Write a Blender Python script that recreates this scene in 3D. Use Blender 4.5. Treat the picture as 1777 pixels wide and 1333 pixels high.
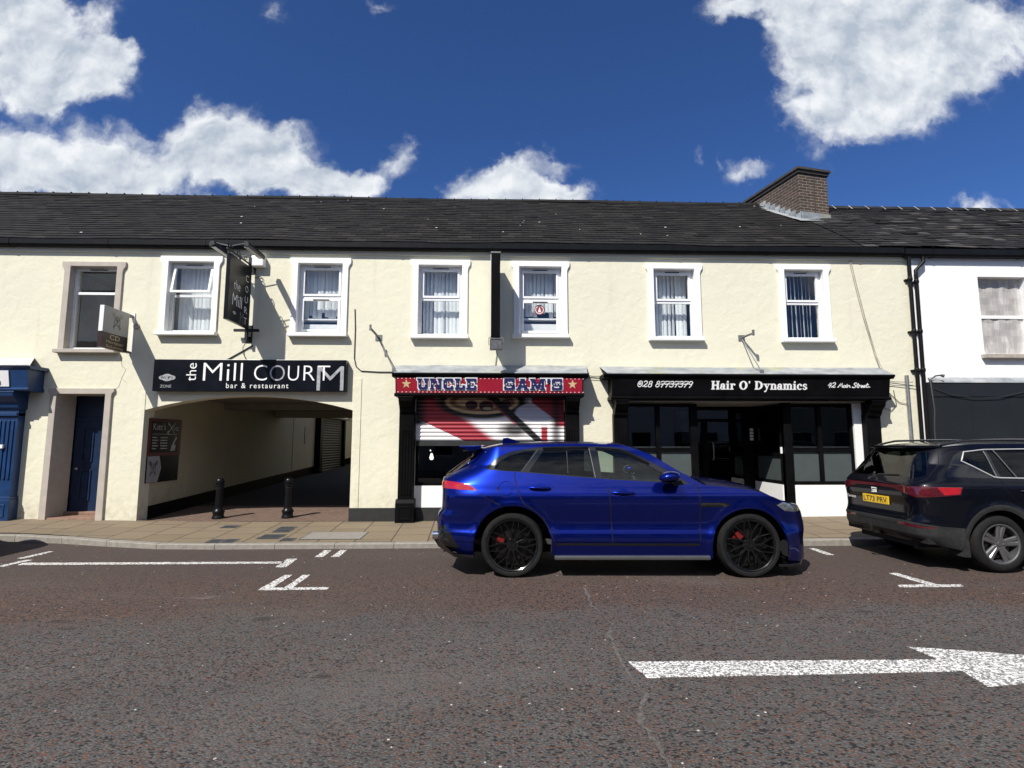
import bpy, bmesh, math, random
from mathutils import Vector, Matrix
from mathutils.geometry import tessellate_polygon, delaunay_2d_cdt
R = math.radians
random.seed(7)
for o in list(bpy.data.objects): bpy.data.objects.remove(o)
S = bpy.context.scene
COL = S.collection

# ---------------------------------------------------------------- camera
cd = bpy.data.cameras.new('camera'); cam = bpy.data.objects.new('camera', cd); COL.objects.link(cam)
cd.sensor_width = 36; cd.lens = 36*928/1777; cd.clip_start = .05; cd.clip_end = 3000
cam.location = (0, -10.6, 1.63)
cam.rotation_euler = (R(90+6.3), 0, R(-1.8))
S.camera = cam
# ---------------------------------------------------------------- sun, sky, exposure
SUN = Vector((.70, 1.0, -1.30)).normalized()
sd = bpy.data.lights.new('sun', 'SUN'); sd.energy = 5.0; sd.angle = R(.53); sd.color = (1, .955, .88)
so = bpy.data.objects.new('sun', sd); COL.objects.link(so); so.location = (-8, -30, 30)
so.rotation_euler = SUN.to_track_quat('-Z', 'Y').to_euler()
S.view_settings.view_transform = 'Standard'; S.view_settings.look = 'None'
S.view_settings.exposure = .32; S.view_settings.gamma = 1
S.render.film_transparent = False
try:
    S.cycles.use_denoising = True; S.cycles.max_bounces = 8; S.cycles.transparent_max_bounces = 12
    S.cycles.sample_clamp_indirect = 6
except Exception: pass

def world():
    w = bpy.data.worlds.new('World'); S.world = w; w.use_nodes = True
    nt = w.node_tree; nt.nodes.clear(); N = nt.nodes.new; L = nt.links.new
    out = N('ShaderNodeOutputWorld'); bg = N('ShaderNodeBackground'); L(bg.outputs[0], out.inputs[0])
    sky = N('ShaderNodeTexSky'); sky.sky_type = 'NISHITA'; sky.sun_disc = False
    sky.sun_elevation = math.asin(-SUN.z); sky.sun_rotation = math.atan2(-SUN.x, -SUN.y)
    sky.altitude = 60; sky.air_density = .85; sky.dust_density = .25; sky.ozone_density = 2.4
    bg.inputs['Strength'].default_value = .078
    tint = N('ShaderNodeMix'); tint.data_type = 'RGBA'; tint.blend_type = 'MULTIPLY'; tint.inputs[0].default_value = 1
    L(sky.outputs[0], tint.inputs[6]); tint.inputs[7].default_value = (.43, .69, 1.12, 1)
    geo = N('ShaderNodeTexCoord'); sep = N('ShaderNodeSeparateXYZ'); L(geo.outputs['Generated'], sep.inputs[0])
    def M(op, a, b=None, c=None):
        n = N('ShaderNodeMath'); n.operation = op
        for i, x in enumerate((a, b, c)):
            if x is None: continue
            if isinstance(x, (int, float)): n.inputs[i].default_value = x
            else: L(x, n.inputs[i])
        return n.outputs[0]
    ay = M('MAXIMUM', M('ABSOLUTE', sep.outputs[1]), .12)
    u = M('DIVIDE', sep.outputs[0], ay); v = M('DIVIDE', sep.outputs[2], ay)
    u = M('ADD', u, M('MULTIPLY', M('LESS_THAN', sep.outputs[1], 0.0), 6.0))
    cmb = N('ShaderNodeCombineXYZ'); L(u, cmb.inputs[0]); L(v, cmb.inputs[1]); L(M('MULTIPLY', sep.outputs[1], .3), cmb.inputs[2])
    P = cmb.outputs[0]
    def noise(vec, scale, detail, rough=.55, dist=0.):
        n = N('ShaderNodeTexNoise'); n.inputs['Scale'].default_value = scale; n.inputs['Detail'].default_value = detail
        n.inputs['Roughness'].default_value = rough; n.inputs['Distortion'].default_value = dist; L(vec, n.inputs['Vector'])
        return n
    def vm(op, a, b):
        n = N('ShaderNodeVectorMath'); n.operation = op
        L(a, n.inputs[0]) if not isinstance(a, tuple) else setattr(n.inputs[0], 'default_value', a)
        L(b, n.inputs[1]) if not isinstance(b, tuple) else setattr(n.inputs[1], 'default_value', b)
        return n.outputs['Value' if op in ('LENGTH', 'DISTANCE') else 0]
    # clouds: soft ellipses in the direction plane (x/y, z/y), torn by warped noise
    BL = [(-0.930,0.787,0.132,0.093,0.90),(-0.837,0.740,0.099,0.067,0.90),(-0.759,0.730,0.061,0.055,0.70),(-0.888,0.690,0.098,0.048,0.70),(-0.867,0.649,0.044,0.036,0.60),(-0.734,0.761,0.044,0.031,0.50),(-0.958,0.848,0.100,0.050,0.70),(-0.770,0.859,0.039,0.038,0.45),(-0.935,0.565,0.075,0.047,0.60),(-0.866,0.514,0.086,0.052,0.75),(-0.773,0.568,0.082,0.053,0.85),(-0.699,0.522,0.098,0.053,0.85),(-0.783,0.492,0.130,0.029,0.70),(-0.594,0.583,0.055,0.048,0.60),(-0.529,0.596,0.083,0.060,0.90),(-0.460,0.556,0.100,0.059,0.90),(-0.513,0.508,0.121,0.041,0.90),(-0.381,0.504,0.100,0.041,0.90),(-0.303,0.500,0.067,0.035,0.80),(-0.248,0.524,0.045,0.030,0.45),(-0.187,0.549,0.045,0.033,0.42),(-0.182,0.561,0.022,0.030,0.30),(-0.442,0.862,0.025,0.038,0.35),(-0.235,0.886,0.035,0.015,0.25),(-0.012,0.504,0.068,0.036,0.60),(0.044,0.517,0.068,0.042,0.85),(0.112,0.494,0.080,0.030,0.80),(-0.068,0.486,0.045,0.024,0.40),(0.022,0.534,0.034,0.024,0.50),(0.113,0.560,0.046,0.014,0.30),(0.169,0.495,0.023,0.014,0.50),(0.644,0.892,0.098,0.053,0.66),(0.740,0.855,0.135,0.092,0.95),(0.887,0.859,0.149,0.106,0.80),(1.012,0.875,0.113,0.093,0.68),(0.615,0.800,0.061,0.065,0.66),(0.694,0.726,0.097,0.077,0.76),(0.802,0.716,0.109,0.064,0.64),(0.927,0.757,0.111,0.078,0.60),(0.596,0.686,0.036,0.050,0.45),(0.653,0.643,0.072,0.037,0.48),(0.760,0.633,0.096,0.031,0.44),(0.858,0.660,0.073,0.038,0.40),(0.655,0.582,0.030,0.043,0.32),(0.475,0.897,0.061,0.029,0.50),(0.523,0.904,0.073,0.026,0.40),(0.494,0.542,0.033,0.027,0.42),(0.546,0.537,0.035,0.017,0.38),(0.411,0.571,0.012,0.034,0.33),(0.463,0.578,0.009,0.022,0.25),(0.973,0.481,0.054,0.017,0.70),(-0.926,0.476,0.032,0.011,0.60),(0.752,0.608,0.036,0.017,0.24),(1.091,0.851,0.038,0.053,0.32),
      (.1,1.5,.3,.2,.9),(-.5,1.7,.35,.2,.9),(.9,1.6,.25,.3,.8),(-1.6,.9,.3,.16,1),(1.6,.8,.35,.2,1),(1.5,.4,.3,.12,.9),(-1.5,.4,.3,.1,.9),
      (5.25,.28,.35,.14,1),(5.2,.55,.50,.20,1.1),(6.4,.45,.45,.16,1.1),(6.2,1.1,.60,.32,1.1),(4.7,1.0,.5,.3,1.0),(7.3,.9,.6,.3,1.0),(5.4,2.2,.9,.6,1.0),(4.2,.35,.4,.12,1),(7.6,.35,.5,.12,1),(6.8,2.4,.8,.5,1)]  # clouds behind the camera, added as neutral fill for the shaded walls
    warp = noise(P, 7.0, 5, .6); wv = vm('SUBTRACT', warp.outputs['Color'], (.5, .5, .5))
    sc = N('ShaderNodeVectorMath'); sc.operation = 'SCALE'; L(wv, sc.inputs[0]); sc.inputs['Scale'].default_value = .17
    PW = vm('ADD', P, sc.outputs[0])
    flat = N('ShaderNodeVectorMath'); flat.operation = 'MULTIPLY'; L(PW, flat.inputs[0]); flat.inputs[1].default_value = (1, 1, 0)
    PF = flat.outputs[0]
    def ss(x, a, b):
        n = N('ShaderNodeMapRange'); n.interpolation_type = 'SMOOTHSTEP'; L(x, n.inputs[0])
        n.inputs[1].default_value = a; n.inputs[2].default_value = b; return n.outputs[0]
    acc = None
    for (bx, by, rx, ry, wt) in BL:
        d = vm('SUBTRACT', PF, (bx, by, 0)); m = N('ShaderNodeVectorMath'); m.operation = 'MULTIPLY'
        L(d, m.inputs[0]); m.inputs[1].default_value = (1/(rx*1.55), 1/(ry*1.55), 0)
        q = N('ShaderNodeVectorMath'); q.operation = 'LENGTH'; L(m.outputs[0], q.inputs[0])
        f = M('MULTIPLY', M('MAXIMUM', M('SUBTRACT', 1.0, q.outputs['Value']), 0), wt)
        acc = f if acc is None else M('ADD', acc, f)
    B = M('MINIMUM', acc, 1.0)
    big = noise(P, 9, 4, .5, .2); fine = noise(PW, 20, 8, .54, .35)
    pres = M('MINIMUM', 1, M('MULTIPLY', B, 4.5))
    nn = M('ADD', M('MULTIPLY', M('SUBTRACT', big.outputs[0], .5), 1.0), M('MULTIPLY', M('SUBTRACT', fine.outputs[0], .5), .85))
    dens = M('ADD', M('MULTIPLY', B, 1.25), M('MULTIPLY', nn, pres))
    alpha = M('POWER', ss(dens, .08, 1.0), 1.15)
    # billows lit from the upper left, greyer and bluer cores and bases
    off = vm('ADD', P, (-.016, .024, 0)); big2 = noise(off, 9, 4, .5, .2); offw = vm('ADD', PW, (-.006, .010, 0)); fine2 = noise(offw, 20, 5, .52, .35)
    lit = M('ADD', .60, M('ADD', M('MULTIPLY', M('SUBTRACT', big.outputs[0], big2.outputs[0]), 1.75), M('MULTIPLY', M('SUBTRACT', fine.outputs[0], fine2.outputs[0]), .6)))
    n3 = noise(P, 4.2, 4, .55)
    core = ss(M('ADD', dens, M('MULTIPLY', n3.outputs[0], .5)), .85, 1.75)
    br = M('SUBTRACT', lit, M('MULTIPLY', core, .22))
    cr = N('ShaderNodeValToRGB'); cr.color_ramp.elements[0].position = .20; cr.color_ramp.elements[0].color = (4.9, 5.6, 6.6, 1)
    cr.color_ramp.elements[1].position = .74; cr.color_ramp.elements[1].color = (9.5, 9.8, 10.1, 1); L(br, cr.inputs[0])
    mix = N('ShaderNodeMix'); mix.data_type = 'RGBA'; L(M('MULTIPLY', alpha, .97), mix.inputs[0]); L(tint.outputs[2], mix.inputs[6]); L(cr.outputs[0], mix.inputs[7])
    L(mix.outputs[2], bg.inputs[0])
world()

# ---------------------------------------------------------------- helpers
def tag(o, label=None, cat=None, group=None, kind=None):
    if label: o['label'] = label
    if cat: o['category'] = cat
    if group: o['group'] = group
    if kind: o['kind'] = kind
    return o
def thing(name, label, cat, loc=(0, 0, 0), rz=0., group=None):
    o = bpy.data.objects.new(name, None); COL.objects.link(o); o.location = loc; o.rotation_euler = (0, 0, rz)
    o.empty_display_size = .2
    return tag(o, label, cat, group)
def copy_tree(o, parent=None):
    c = o.copy(); COL.objects.link(c); c.parent = parent
    for ch in list(o.children): copy_tree(ch, c)
    return c

class MB:
    def __init__(s): s.v = []; s.f = []; s.m = []; s.a = []
    def add(s, vs, fs, mi=0, at=0.):
        n = len(s.v); s.v += [tuple(p) for p in vs]; s.f += [tuple(n+i for i in f) for f in fs]; s.m += [mi]*len(fs); s.a += [at]*len(vs); return s
    def quad(s, a, b, c, d, mi=0, at=0.): return s.add((a, b, c, d), ((0, 1, 2, 3),), mi, at)
    def box(s, x0, x1, y0, y1, z0, z1, mi=0):
        return s.add([(x0,y0,z0),(x1,y0,z0),(x1,y1,z0),(x0,y1,z0),(x0,y0,z1),(x1,y0,z1),(x1,y1,z1),(x0,y1,z1)],
            [(0,3,2,1),(4,5,6,7),(0,1,5,4),(1,2,6,5),(2,3,7,6),(3,0,4,7)], mi)
    def plate(s, outer, holes=(), a=0., b=.1, ax='y', mi=0):
        P = {'y': lambda p, t: (p[0], t, p[1]), 'x': lambda p, t: (t, p[0], p[1]), 'z': lambda p, t: (p[0], p[1], t)}[ax]
        loops = [outer]+list(holes)
        flat = [p for l in loops for p in l]; n = len(flat)
        tris = tessellate_polygon([[Vector((p[0], p[1], 0)) for p in l] for l in loops])
        vs = [P(p, a) for p in flat]+[P(p, b) for p in flat]
        fs = [tuple(t) for t in tris]+[tuple(i+n for i in reversed(t)) for t in tris]
        k = 0
        for l in loops:
            m = len(l)
            for i in range(m):
                j = (i+1) % m; fs.append((k+i, k+j, n+k+j, n+k+i))
            k += m
        return s.add(vs, fs, mi)
    def tube(s, pts, r, n=8, mi=0, cap=True):
        pts = [Vector(p) for p in pts]; rs = r if isinstance(r, (list, tuple)) else [r]*len(pts)
        vs = []; up = None
        for i, p in enumerate(pts):
            t = (pts[min(i+1, len(pts)-1)]-pts[max(i-1, 0)]).normalized()
            if up is None: up = t.orthogonal().normalized()
            up = (up-t*up.dot(t)); up = up.normalized() if up.length > 1e-6 else t.orthogonal().normalized()
            w = t.cross(up)
            for k in range(n):
                an = 2*math.pi*k/n; vs.append(p+(up*math.cos(an)+w*math.sin(an))*rs[i])
        fs = []
        for i in range(len(pts)-1):
            for k in range(n):
                k2 = (k+1) % n; fs.append((i*n+k, i*n+k2, (i+1)*n+k2, (i+1)*n+k))
        if cap: fs += [tuple(reversed(range(n))), tuple(range((len(pts)-1)*n, len(pts)*n))]
        return s.add(vs, fs, mi)
    def lathe(s, prof, c=(0, 0, 0), n=24, ax='z', mi=0):
        vs = []
        for (r, h) in prof:
            for k in range(n):
                a = 2*math.pi*k/n; x, y = r*math.cos(a), r*math.sin(a)
                vs.append({'z': (c[0]+x, c[1]+y, c[2]+h), 'y': (c[0]+x, c[1]+h, c[2]+y), 'x': (c[0]+h, c[1]+x, c[2]+y)}[ax])
        fs = []
        for i in range(len(prof)-1):
            for k in range(n):
                k2 = (k+1) % n; fs.append((i*n+k, i*n+k2, (i+1)*n+k2, (i+1)*n+k))
        return s.add(vs, fs, mi)
    def build(s, name, mats, parent=None, smooth=False, bevel=0, recalc=True, attr=None, ang=40):
        me = bpy.data.meshes.new(name); me.from_pydata(s.v, [], s.f)
        for m in (mats if isinstance(mats, (list, tuple)) else [mats]): me.materials.append(m)
        me.polygons.foreach_set('material_index', s.m)
        if attr:
            at = me.attributes.new(attr, 'FLOAT', 'POINT'); at.data.foreach_set('value', s.a)
        if recalc:
            bm = bmesh.new(); bm.from_mesh(me); bmesh.ops.recalc_face_normals(bm, faces=bm.faces); bm.to_mesh(me); bm.free()
        if smooth:
            me.polygons.foreach_set('use_smooth', [True]*len(me.polygons)); me.set_sharp_from_angle(angle=R(ang))
        o = bpy.data.objects.new(name, me); COL.objects.link(o)
        if parent: o.parent = parent
        if bevel:
            b = o.modifiers.new('bevel', 'BEVEL'); b.width = bevel; b.segments = 2; b.limit_method = 'ANGLE'; b.angle_limit = R(35)
            try: b.harden_normals = False
            except Exception: pass
        return o

def frame(O, Rv, Uv, Nv):
    O, Rv, Uv, Nv = map(Vector, (O, Rv, Uv, Nv))
    return lambda u, v, w=0.: O+Rv*u+Uv*v+Nv*w
def wallframe(y=0.): return frame((0, y, 0), (1, 0, 0), (0, 0, 1), (0, -1, 0))
_txt = {}
def text_geo(body, bold=0., sp=1.):
    if (body, bold, sp) in _txt: return _txt[(body, bold, sp)]
    cu = bpy.data.curves.new('t', 'FONT'); cu.body = body; cu.offset = bold; cu.space_character = sp; cu.resolution_u = 4; cu.fill_mode = 'FRONT'
    o = bpy.data.objects.new('t', cu); COL.objects.link(o)
    bpy.context.view_layer.update()
    me = bpy.data.meshes.new_from_object(o.evaluated_get(bpy.context.evaluated_depsgraph_get()))
    vs = [(v.co.x, v.co.y) for v in me.vertices]; fs = [tuple(p.vertices) for p in me.polygons]
    bpy.data.objects.remove(o); bpy.data.curves.remove(cu); bpy.data.meshes.remove(me)
    x0 = min(v[0] for v in vs); x1 = max(v[0] for v in vs); y0 = min(v[1] for v in vs); y1 = max(v[1] for v in vs)
    r = ([((x-x0)/(x1-x0), (y-y0)/(y1-y0)) for x, y in vs], fs, (x1-x0)/(y1-y0)); _txt[(body, bold, sp)] = r; return r
def add_text(mb, body, F, u0, v0, u1=None, v1=None, w=.004, bold=0., mi=0, h=None, vertical=False, sp=1.):
    """set text into the box (u0,v0)-(u1,v1) of a surface frame; vertical=True turns it to read upwards"""
    vs, fs, asp = text_geo(body, bold, sp)
    if h is not None: v1 = v0+h; u1 = u0+h*asp
    out = []
    for a, b in vs:
        if vertical: a, b = 1-b, a
        out.append(F(u0+a*(u1-u0), v0+b*(v1-v0), w))
    mb.add(out, fs, mi)
def ring(mb, F, cx, cy, rx, ry, tx, ty, a0=0, a1=360, w=.004, mi=0, n=28):
    o = []; fs = []
    for i in range(n+1):
        a = R(a0+(a1-a0)*i/n); c, s_ = math.cos(a), math.sin(a)
        o += [F(cx+rx*c, cy+ry*s_, w), F(cx+(rx-tx)*c, cy+(ry-ty)*s_, w)]
        if i: fs.append((2*i-2, 2*i, 2*i+1, 2*i-1))
    mb.add(o, fs, mi)
def disc(mb, F, cx, cy, rx, ry, w=.004, mi=0, n=20):
    mb.add([F(cx+rx*math.cos(2*math.pi*i/n), cy+ry*math.sin(2*math.pi*i/n), w) for i in range(n)], [tuple(range(n))], mi)
def poly(mb, F, pts, w=.004, mi=0): mb.add([F(x, y, w) for x, y in pts], [tuple(range(len(pts)))], mi)
def ribbon(mb, F, pts, wd, w=.004, mi=0):
    pts = [Vector((p[0], p[1], 0)) for p in pts]; o = []; fs = []
    for i, p in enumerate(pts):
        t = (pts[min(i+1, len(pts)-1)]-pts[max(i-1, 0)]); t = t.normalized() if t.length > 0 else Vector((1, 0, 0)); nrm = Vector((-t.y, t.x, 0))
        e = -t*wd*.4 if i == 0 else (t*wd*.4 if i == len(pts)-1 else Vector())
        for sg in (1, -1):
            q = p+e+nrm*wd*.5*sg; o.append(F(q.x, q.y, w))
        if i: fs.append((2*i-2, 2*i-1, 2*i+1, 2*i))
    mb.add(o, fs, mi)
def star(mb, F, cx, cy, r, w=.004, mi=0):
    poly(mb, F, [(cx+(r if i % 2 == 0 else r*.4)*math.sin(math.pi*i/5), cy+(r if i % 2 == 0 else r*.4)*math.cos(math.pi*i/5)) for i in range(10)], w, mi)

# ---------------------------------------------------------------- materials
class NT:
    def __init__(s, name):
        m = bpy.data.materials.new(name); m.use_nodes = True; s.m = m; s.nt = m.node_tree
        s.b = s.nt.nodes['Principled BSDF']; s.L = s.nt.links.new
        s.tc = s.N('ShaderNodeTexCoord'); s.P = s.tc.outputs['Object']
    def N(s, t): return s.nt.nodes.new(t)
    def noise(s, scale, detail=4, rough=.55, vec=None, dist=0.):
        n = s.N('ShaderNodeTexNoise'); n.inputs['Scale'].default_value = scale; n.inputs['Detail'].default_value = detail
        n.inputs['Roughness'].default_value = rough; n.inputs['Distortion'].default_value = dist
        s.L(vec if vec is not None else s.P, n.inputs['Vector']); return n.outputs[0]
    def mapping(s, scale=(1, 1, 1), rot=(0, 0, 0), loc=(0, 0, 0)):
        n = s.N('ShaderNodeMapping'); n.inputs['Scale'].default_value = scale; n.inputs['Rotation'].default_value = rot; n.inputs['Location'].default_value = loc
        s.L(s.P, n.inputs[0]); return n.outputs[0]
    def math(s, op, a, b=0., c=None):
        n = s.N('ShaderNodeMath'); n.operation = op
        for i, x in enumerate((a, b, c)):
            if x is None: continue
            if isinstance(x, (int, float)): n.inputs[i].default_value = x
            else: s.L(x, n.inputs[i])
        return n.outputs[0]
    def step(s, x, a, b):
        n = s.N('ShaderNodeMapRange'); n.interpolation_type = 'SMOOTHSTEP'; s.L(x, n.inputs[0]); n.inputs[1].default_value = a; n.inputs[2].default_value = b; return n.outputs[0]
    def ramp(s, x, stops, const=False):
        n = s.N('ShaderNodeValToRGB'); e = n.color_ramp.elements
        if const: n.color_ramp.interpolation = 'CONSTANT'
        while len(e) < len(stops): e.new(.5)
        for i, (p, c) in enumerate(stops): e[i].position = p; e[i].color = (*c, 1)
        s.L(x, n.inputs[0]); return n.outputs[0]
    def mix(s, f, a, b, mode='MIX'):
        n = s.N('ShaderNodeMix'); n.data_type = 'RGBA'; n.blend_type = mode
        for i, x in ((0, f), (6, a), (7, b)):
            if isinstance(x, (int, float)): n.inputs[i].default_value = x
            elif isinstance(x, tuple): n.inputs[i].default_value = (*x, 1)
            else: s.L(x, n.inputs[i])
        return n.outputs[2]
    def color(s, c): s.L(c, s.b.inputs['Base Color']) if not isinstance(c, tuple) else setattr(s.b.inputs['Base Color'], 'default_value', (*c, 1))
    def rough(s, r): s.L(r, s.b.inputs['Roughness']) if not isinstance(r, (int, float)) else setattr(s.b.inputs['Roughness'], 'default_value', r)
    def bump(s, h, strength=.3, dist=.01):
        n = s.N('ShaderNodeBump'); n.inputs['Strength'].default_value = strength; n.inputs['Distance'].default_value = dist; s.L(h, n.inputs['Height'])
        if s.b.inputs['Normal'].is_linked: s.L(s.b.inputs['Normal'].links[0].from_socket, n.inputs['Normal'])
        s.L(n.outputs[0], s.b.inputs['Normal'])
    def plane(s, ax):
        o = s.xyz(); n = s.N('ShaderNodeCombineXYZ'); s.L(o['xyz'.index(ax[0])], n.inputs[0]); s.L(o['xyz'.index(ax[1])], n.inputs[1]); return n.outputs[0]
    def sepcol(s, vo):
        n = s.N('ShaderNodeSeparateColor'); s.L(vo.outputs['Color'], n.inputs[0]); return n.outputs[0]
    def xyz(s):
        n = s.N('ShaderNodeSeparateXYZ'); s.L(s.P, n.inputs[0]); return n.outputs
def pm(name, col, rough=.6, metal=0., var=.12, scale=6., bump=.05, bscale=60., coat=0., spec=.5, dirt=None):
    k = NT(name); n = k.noise(scale, 5)
    lo = tuple(max(0, c*(1-var)) for c in col); hi = tuple(min(1, c*(1+var)) for c in col)
    c = k.ramp(n, [(.3, lo), (.7, hi)])
    if dirt: c = k.mix(k.step(k.noise(scale*2.7, 6, .65), .52, .75), c, dirt)
    k.color(c); k.rough(k.math('ADD', rough-.06, k.math('MULTIPLY', k.noise(scale*3, 3), .12))); k.b.inputs['Metallic'].default_value = metal
    k.b.inputs['Coat Weight'].default_value = coat; k.b.inputs['Coat Roughness'].default_value = .04; k.b.inputs['Specular IOR Level'].default_value = spec
    if bump: k.bump(k.noise(bscale, 3), bump, .004)
    return k.m
def render_wall(name, col, col2, dirt, stain=.5):
    """trowelled painted render: broad tone drift, patches, grime towards the ground, trowel waves"""
    k = NT(name); z = k.xyz()[2]
    c = k.ramp(k.noise(.55, 4, .6), [(.3, col), (.7, col2)])
    c = k.mix(k.math('MULTIPLY', k.step(k.noise(3.5, 6, .7), .55, .8), .35*stain), c, tuple(x*.86 for x in col))
    c = k.mix(k.math('MULTIPLY', k.step(k.noise(26, 3, .6), .60, .75), .25*stain), c, tuple(x*.88 for x in col))
    st = k.noise(2.2, 5, .65, k.mapping((1.6, 1.6, .16)))
    c = k.mix(k.math('MULTIPLY', k.step(st, .56, .78), .30*stain), c, dirt)
    low = k.math('MULTIPLY', k.step(k.math('ADD', z, k.math('MULTIPLY', k.noise(4, 5), -1.1)), .35, -.55), k.step(k.noise(9, 4), .3, .7))
    c = k.mix(k.math('MULTIPLY', low, .7), c, dirt)
    k.color(c); k.rough(.86)
    k.bump(k.noise(5.0, 5, .62, dist=.4), .33, .04)
    k.bump(k.noise(55, 4, .6), .22, .006)
    return k.m
M = {}
M['cream'] = render_wall('cream_render', (.715, .688, .535), (.66, .637, .508), (.44, .40, .30), 1.0)
M['cream_dim'] = render_wall('cream_render_dimmed', (.47, .44, .32), (.42, .39, .28), (.26, .22, .14), 1.)  # cream darkened so the passage's shade is part of the colour
M['white_wall'] = render_wall('white_render', (.82, .82, .81), (.80, .80, .80), (.6, .6, .58), .3)
M['taupe'] = pm('taupe_masonry_paint', (.42, .375, .325), .75, var=.08, bump=.12)
M['white_trim'] = pm('white_masonry_paint', (.82, .82, .80), .55, var=.03, bump=.06)
M['upvc'] = pm('white_upvc', (.80, .81, .82), .28, var=.02, bump=0)
M['black_pvc'] = pm('black_plastic_gutter', (.006, .006, .0065), .4, var=.3, bump=.02, spec=.2)
M['black_wood'] = pm('black_gloss_woodwork', (.0045, .0045, .005), .42, var=.4, scale=3, bump=.08, bscale=25, spec=.05)
M['black_plinth'] = pm('black_plinth_paint', (.015, .016, .017), .6, var=.3, bump=.2, bscale=30)
M['blue_wood'] = pm('blue_gloss_woodwork', (.008, .036, .115), .38, var=.25, scale=4, bump=.06, bscale=25)
M['navy_door'] = pm('navy_door_paint', (.006, .019, .055), .4, var=.25, bump=.05)
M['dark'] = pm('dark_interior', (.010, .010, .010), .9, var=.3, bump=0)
M['room'] = pm('room_plaster', (.30, .29, .27), .9, var=.1, bump=0)
M['metal'] = pm('galvanised_steel', (.38, .39, .40), .42, .9, var=.25, scale=12, bump=.03)
M['grey_metal'] = pm('grey_painted_metal', (.16, .165, .17), .5, .3, var=.3, scale=14, bump=.05)
M['iron'] = pm('black_wrought_iron', (.012, .012, .013), .45, .2, var=.3, bump=.1)
M['sign_black'] = pm('black_sign_panel', (.005, .006, .010), .25, var=.35, scale=2.5, bump=0, spec=.22)
M['sign_white'] = pm('white_sign_lettering', (.83, .83, .82), .45, var=.04, bump=0)
M['sign_grey'] = pm('silver_sign_lettering', (.42, .43, .44), .35, .3, var=.25, scale=14, bump=0)
M['red_sign'] = pm('red_sign_panel', (.33, .012, .03), .35, var=.12, scale=4, bump=0)
M['navy_letter'] = pm('navy_sign_lettering', (.018, .022, .11), .4, var=.1, bump=0)
M['gold'] = pm('pale_gold_sign_paint', (.62, .47, .25), .45, var=.08, bump=0)
M['cable'] = pm('dark_cable', (.03, .03, .03), .6, var=.2, bump=0)
M['cable_pale'] = pm('pale_painted_cable', (.40, .37, .30), .7, var=.2, bump=0)
M['blind'] = pm('pale_fabric_blind', (.80, .83, .84), .9, var=.05, bump=.05)
M['blind_dark'] = pm('slate_fabric_curtain', (.10, .12, .16), .9, var=.15, bump=.05)
M['tile_red'] = pm('terracotta_step', (.24, .145, .105), .7, var=.25, scale=9, bump=.1)
M['slate_board'] = pm('slate_blue_boarding', (.013, .0165, .0205), .62, var=.15, scale=1.4, bump=.05, spec=.2)
M['stone_sill'] = pm('bare_concrete', (.36, .32, .28), .85, var=.2, scale=12, bump=.2)
M['white_box'] = pm('white_plastic', (.78, .78, .77), .4, var=.03, bump=0)
M['bollard'] = pm('black_cast_iron_paint', (.005, .005, .006), .32, var=.3, bump=.06, spec=.25)
M['red_decal'] = pm('red_window_sticker', (.24, .03, .045), .5, var=.1, bump=0)
M['frost'] = pm('frosted_window_film', (.068, .082, .082), .3, var=.06, bump=0)

def glass(name, tint, f0=.06, fmax=1., rough=0.):
    k = NT(name); nt = k.nt; out = nt.nodes['Material Output']
    tr = k.N('ShaderNodeBsdfTransparent'); tr.inputs[0].default_value = (*tint, 1)
    gl = k.N('ShaderNodeBsdfGlossy'); gl.inputs['Roughness'].default_value = rough
    lw = k.N('ShaderNodeLayerWeight'); lw.inputs[0].default_value = .5
    fr = k.math('ADD', .04, k.math('MULTIPLY', k.math('POWER', lw.outputs['Facing'], 5.0), .9))
    bp = k.N('ShaderNodeBump'); bp.inputs['Strength'].default_value = .03; bp.inputs['Distance'].default_value = .02
    k.L(k.noise(2.2, 2), bp.inputs['Height']); k.L(bp.outputs[0], gl.inputs['Normal'])
    mx = k.N('ShaderNodeMixShader'); k.L(k.math('MULTIPLY', k.math('ADD', fr, f0), fmax), mx.inputs[0])
    k.L(tr.outputs[0], mx.inputs[1]); k.L(gl.outputs[0], mx.inputs[2]); k.L(mx.outputs[0], out.inputs[0]); return k.m
M['glass'] = glass('window_glass', (.92, .94, .95), .06)
M['glass_dark'] = glass('shop_window_glass', (.55, .58, .58), .03)
M['car_glass'] = glass('clear_car_glass', (.52, .60, .57), .02)
M['privacy'] = glass('privacy_car_glass', (.05, .06, .065), .0)
def plastic_sheet():
    k = NT('polythene_sheet'); nt = k.nt; out = nt.nodes['Material Output']
    tr = k.N('ShaderNodeBsdfTransparent'); df = k.N('ShaderNodeBsdfPrincipled'); df.inputs['Base Color'].default_value = (.62, .59, .57, 1); df.inputs['Roughness'].default_value = .3
    cr = k.noise(3.2, 5, .6, k.mapping((5, 1, .8), (0, R(35), 0)), .6)
    mx = k.N('ShaderNodeMixShader'); k.L(k.math('ADD', .60, k.math('MULTIPLY', k.step(cr, .45, .72), .26)), mx.inputs[0])
    bp = k.N('ShaderNodeBump'); bp.inputs['Strength'].default_value = .6; bp.inputs['Distance'].default_value = .03; k.L(cr, bp.inputs['Height']); k.L(bp.outputs[0], df.inputs['Normal'])
    k.L(tr.outputs[0], mx.inputs[1]); k.L(df.outputs[0], mx.inputs[2]); k.L(mx.outputs[0], out.inputs[0]); return k.m
M['poly'] = plastic_sheet()
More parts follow.
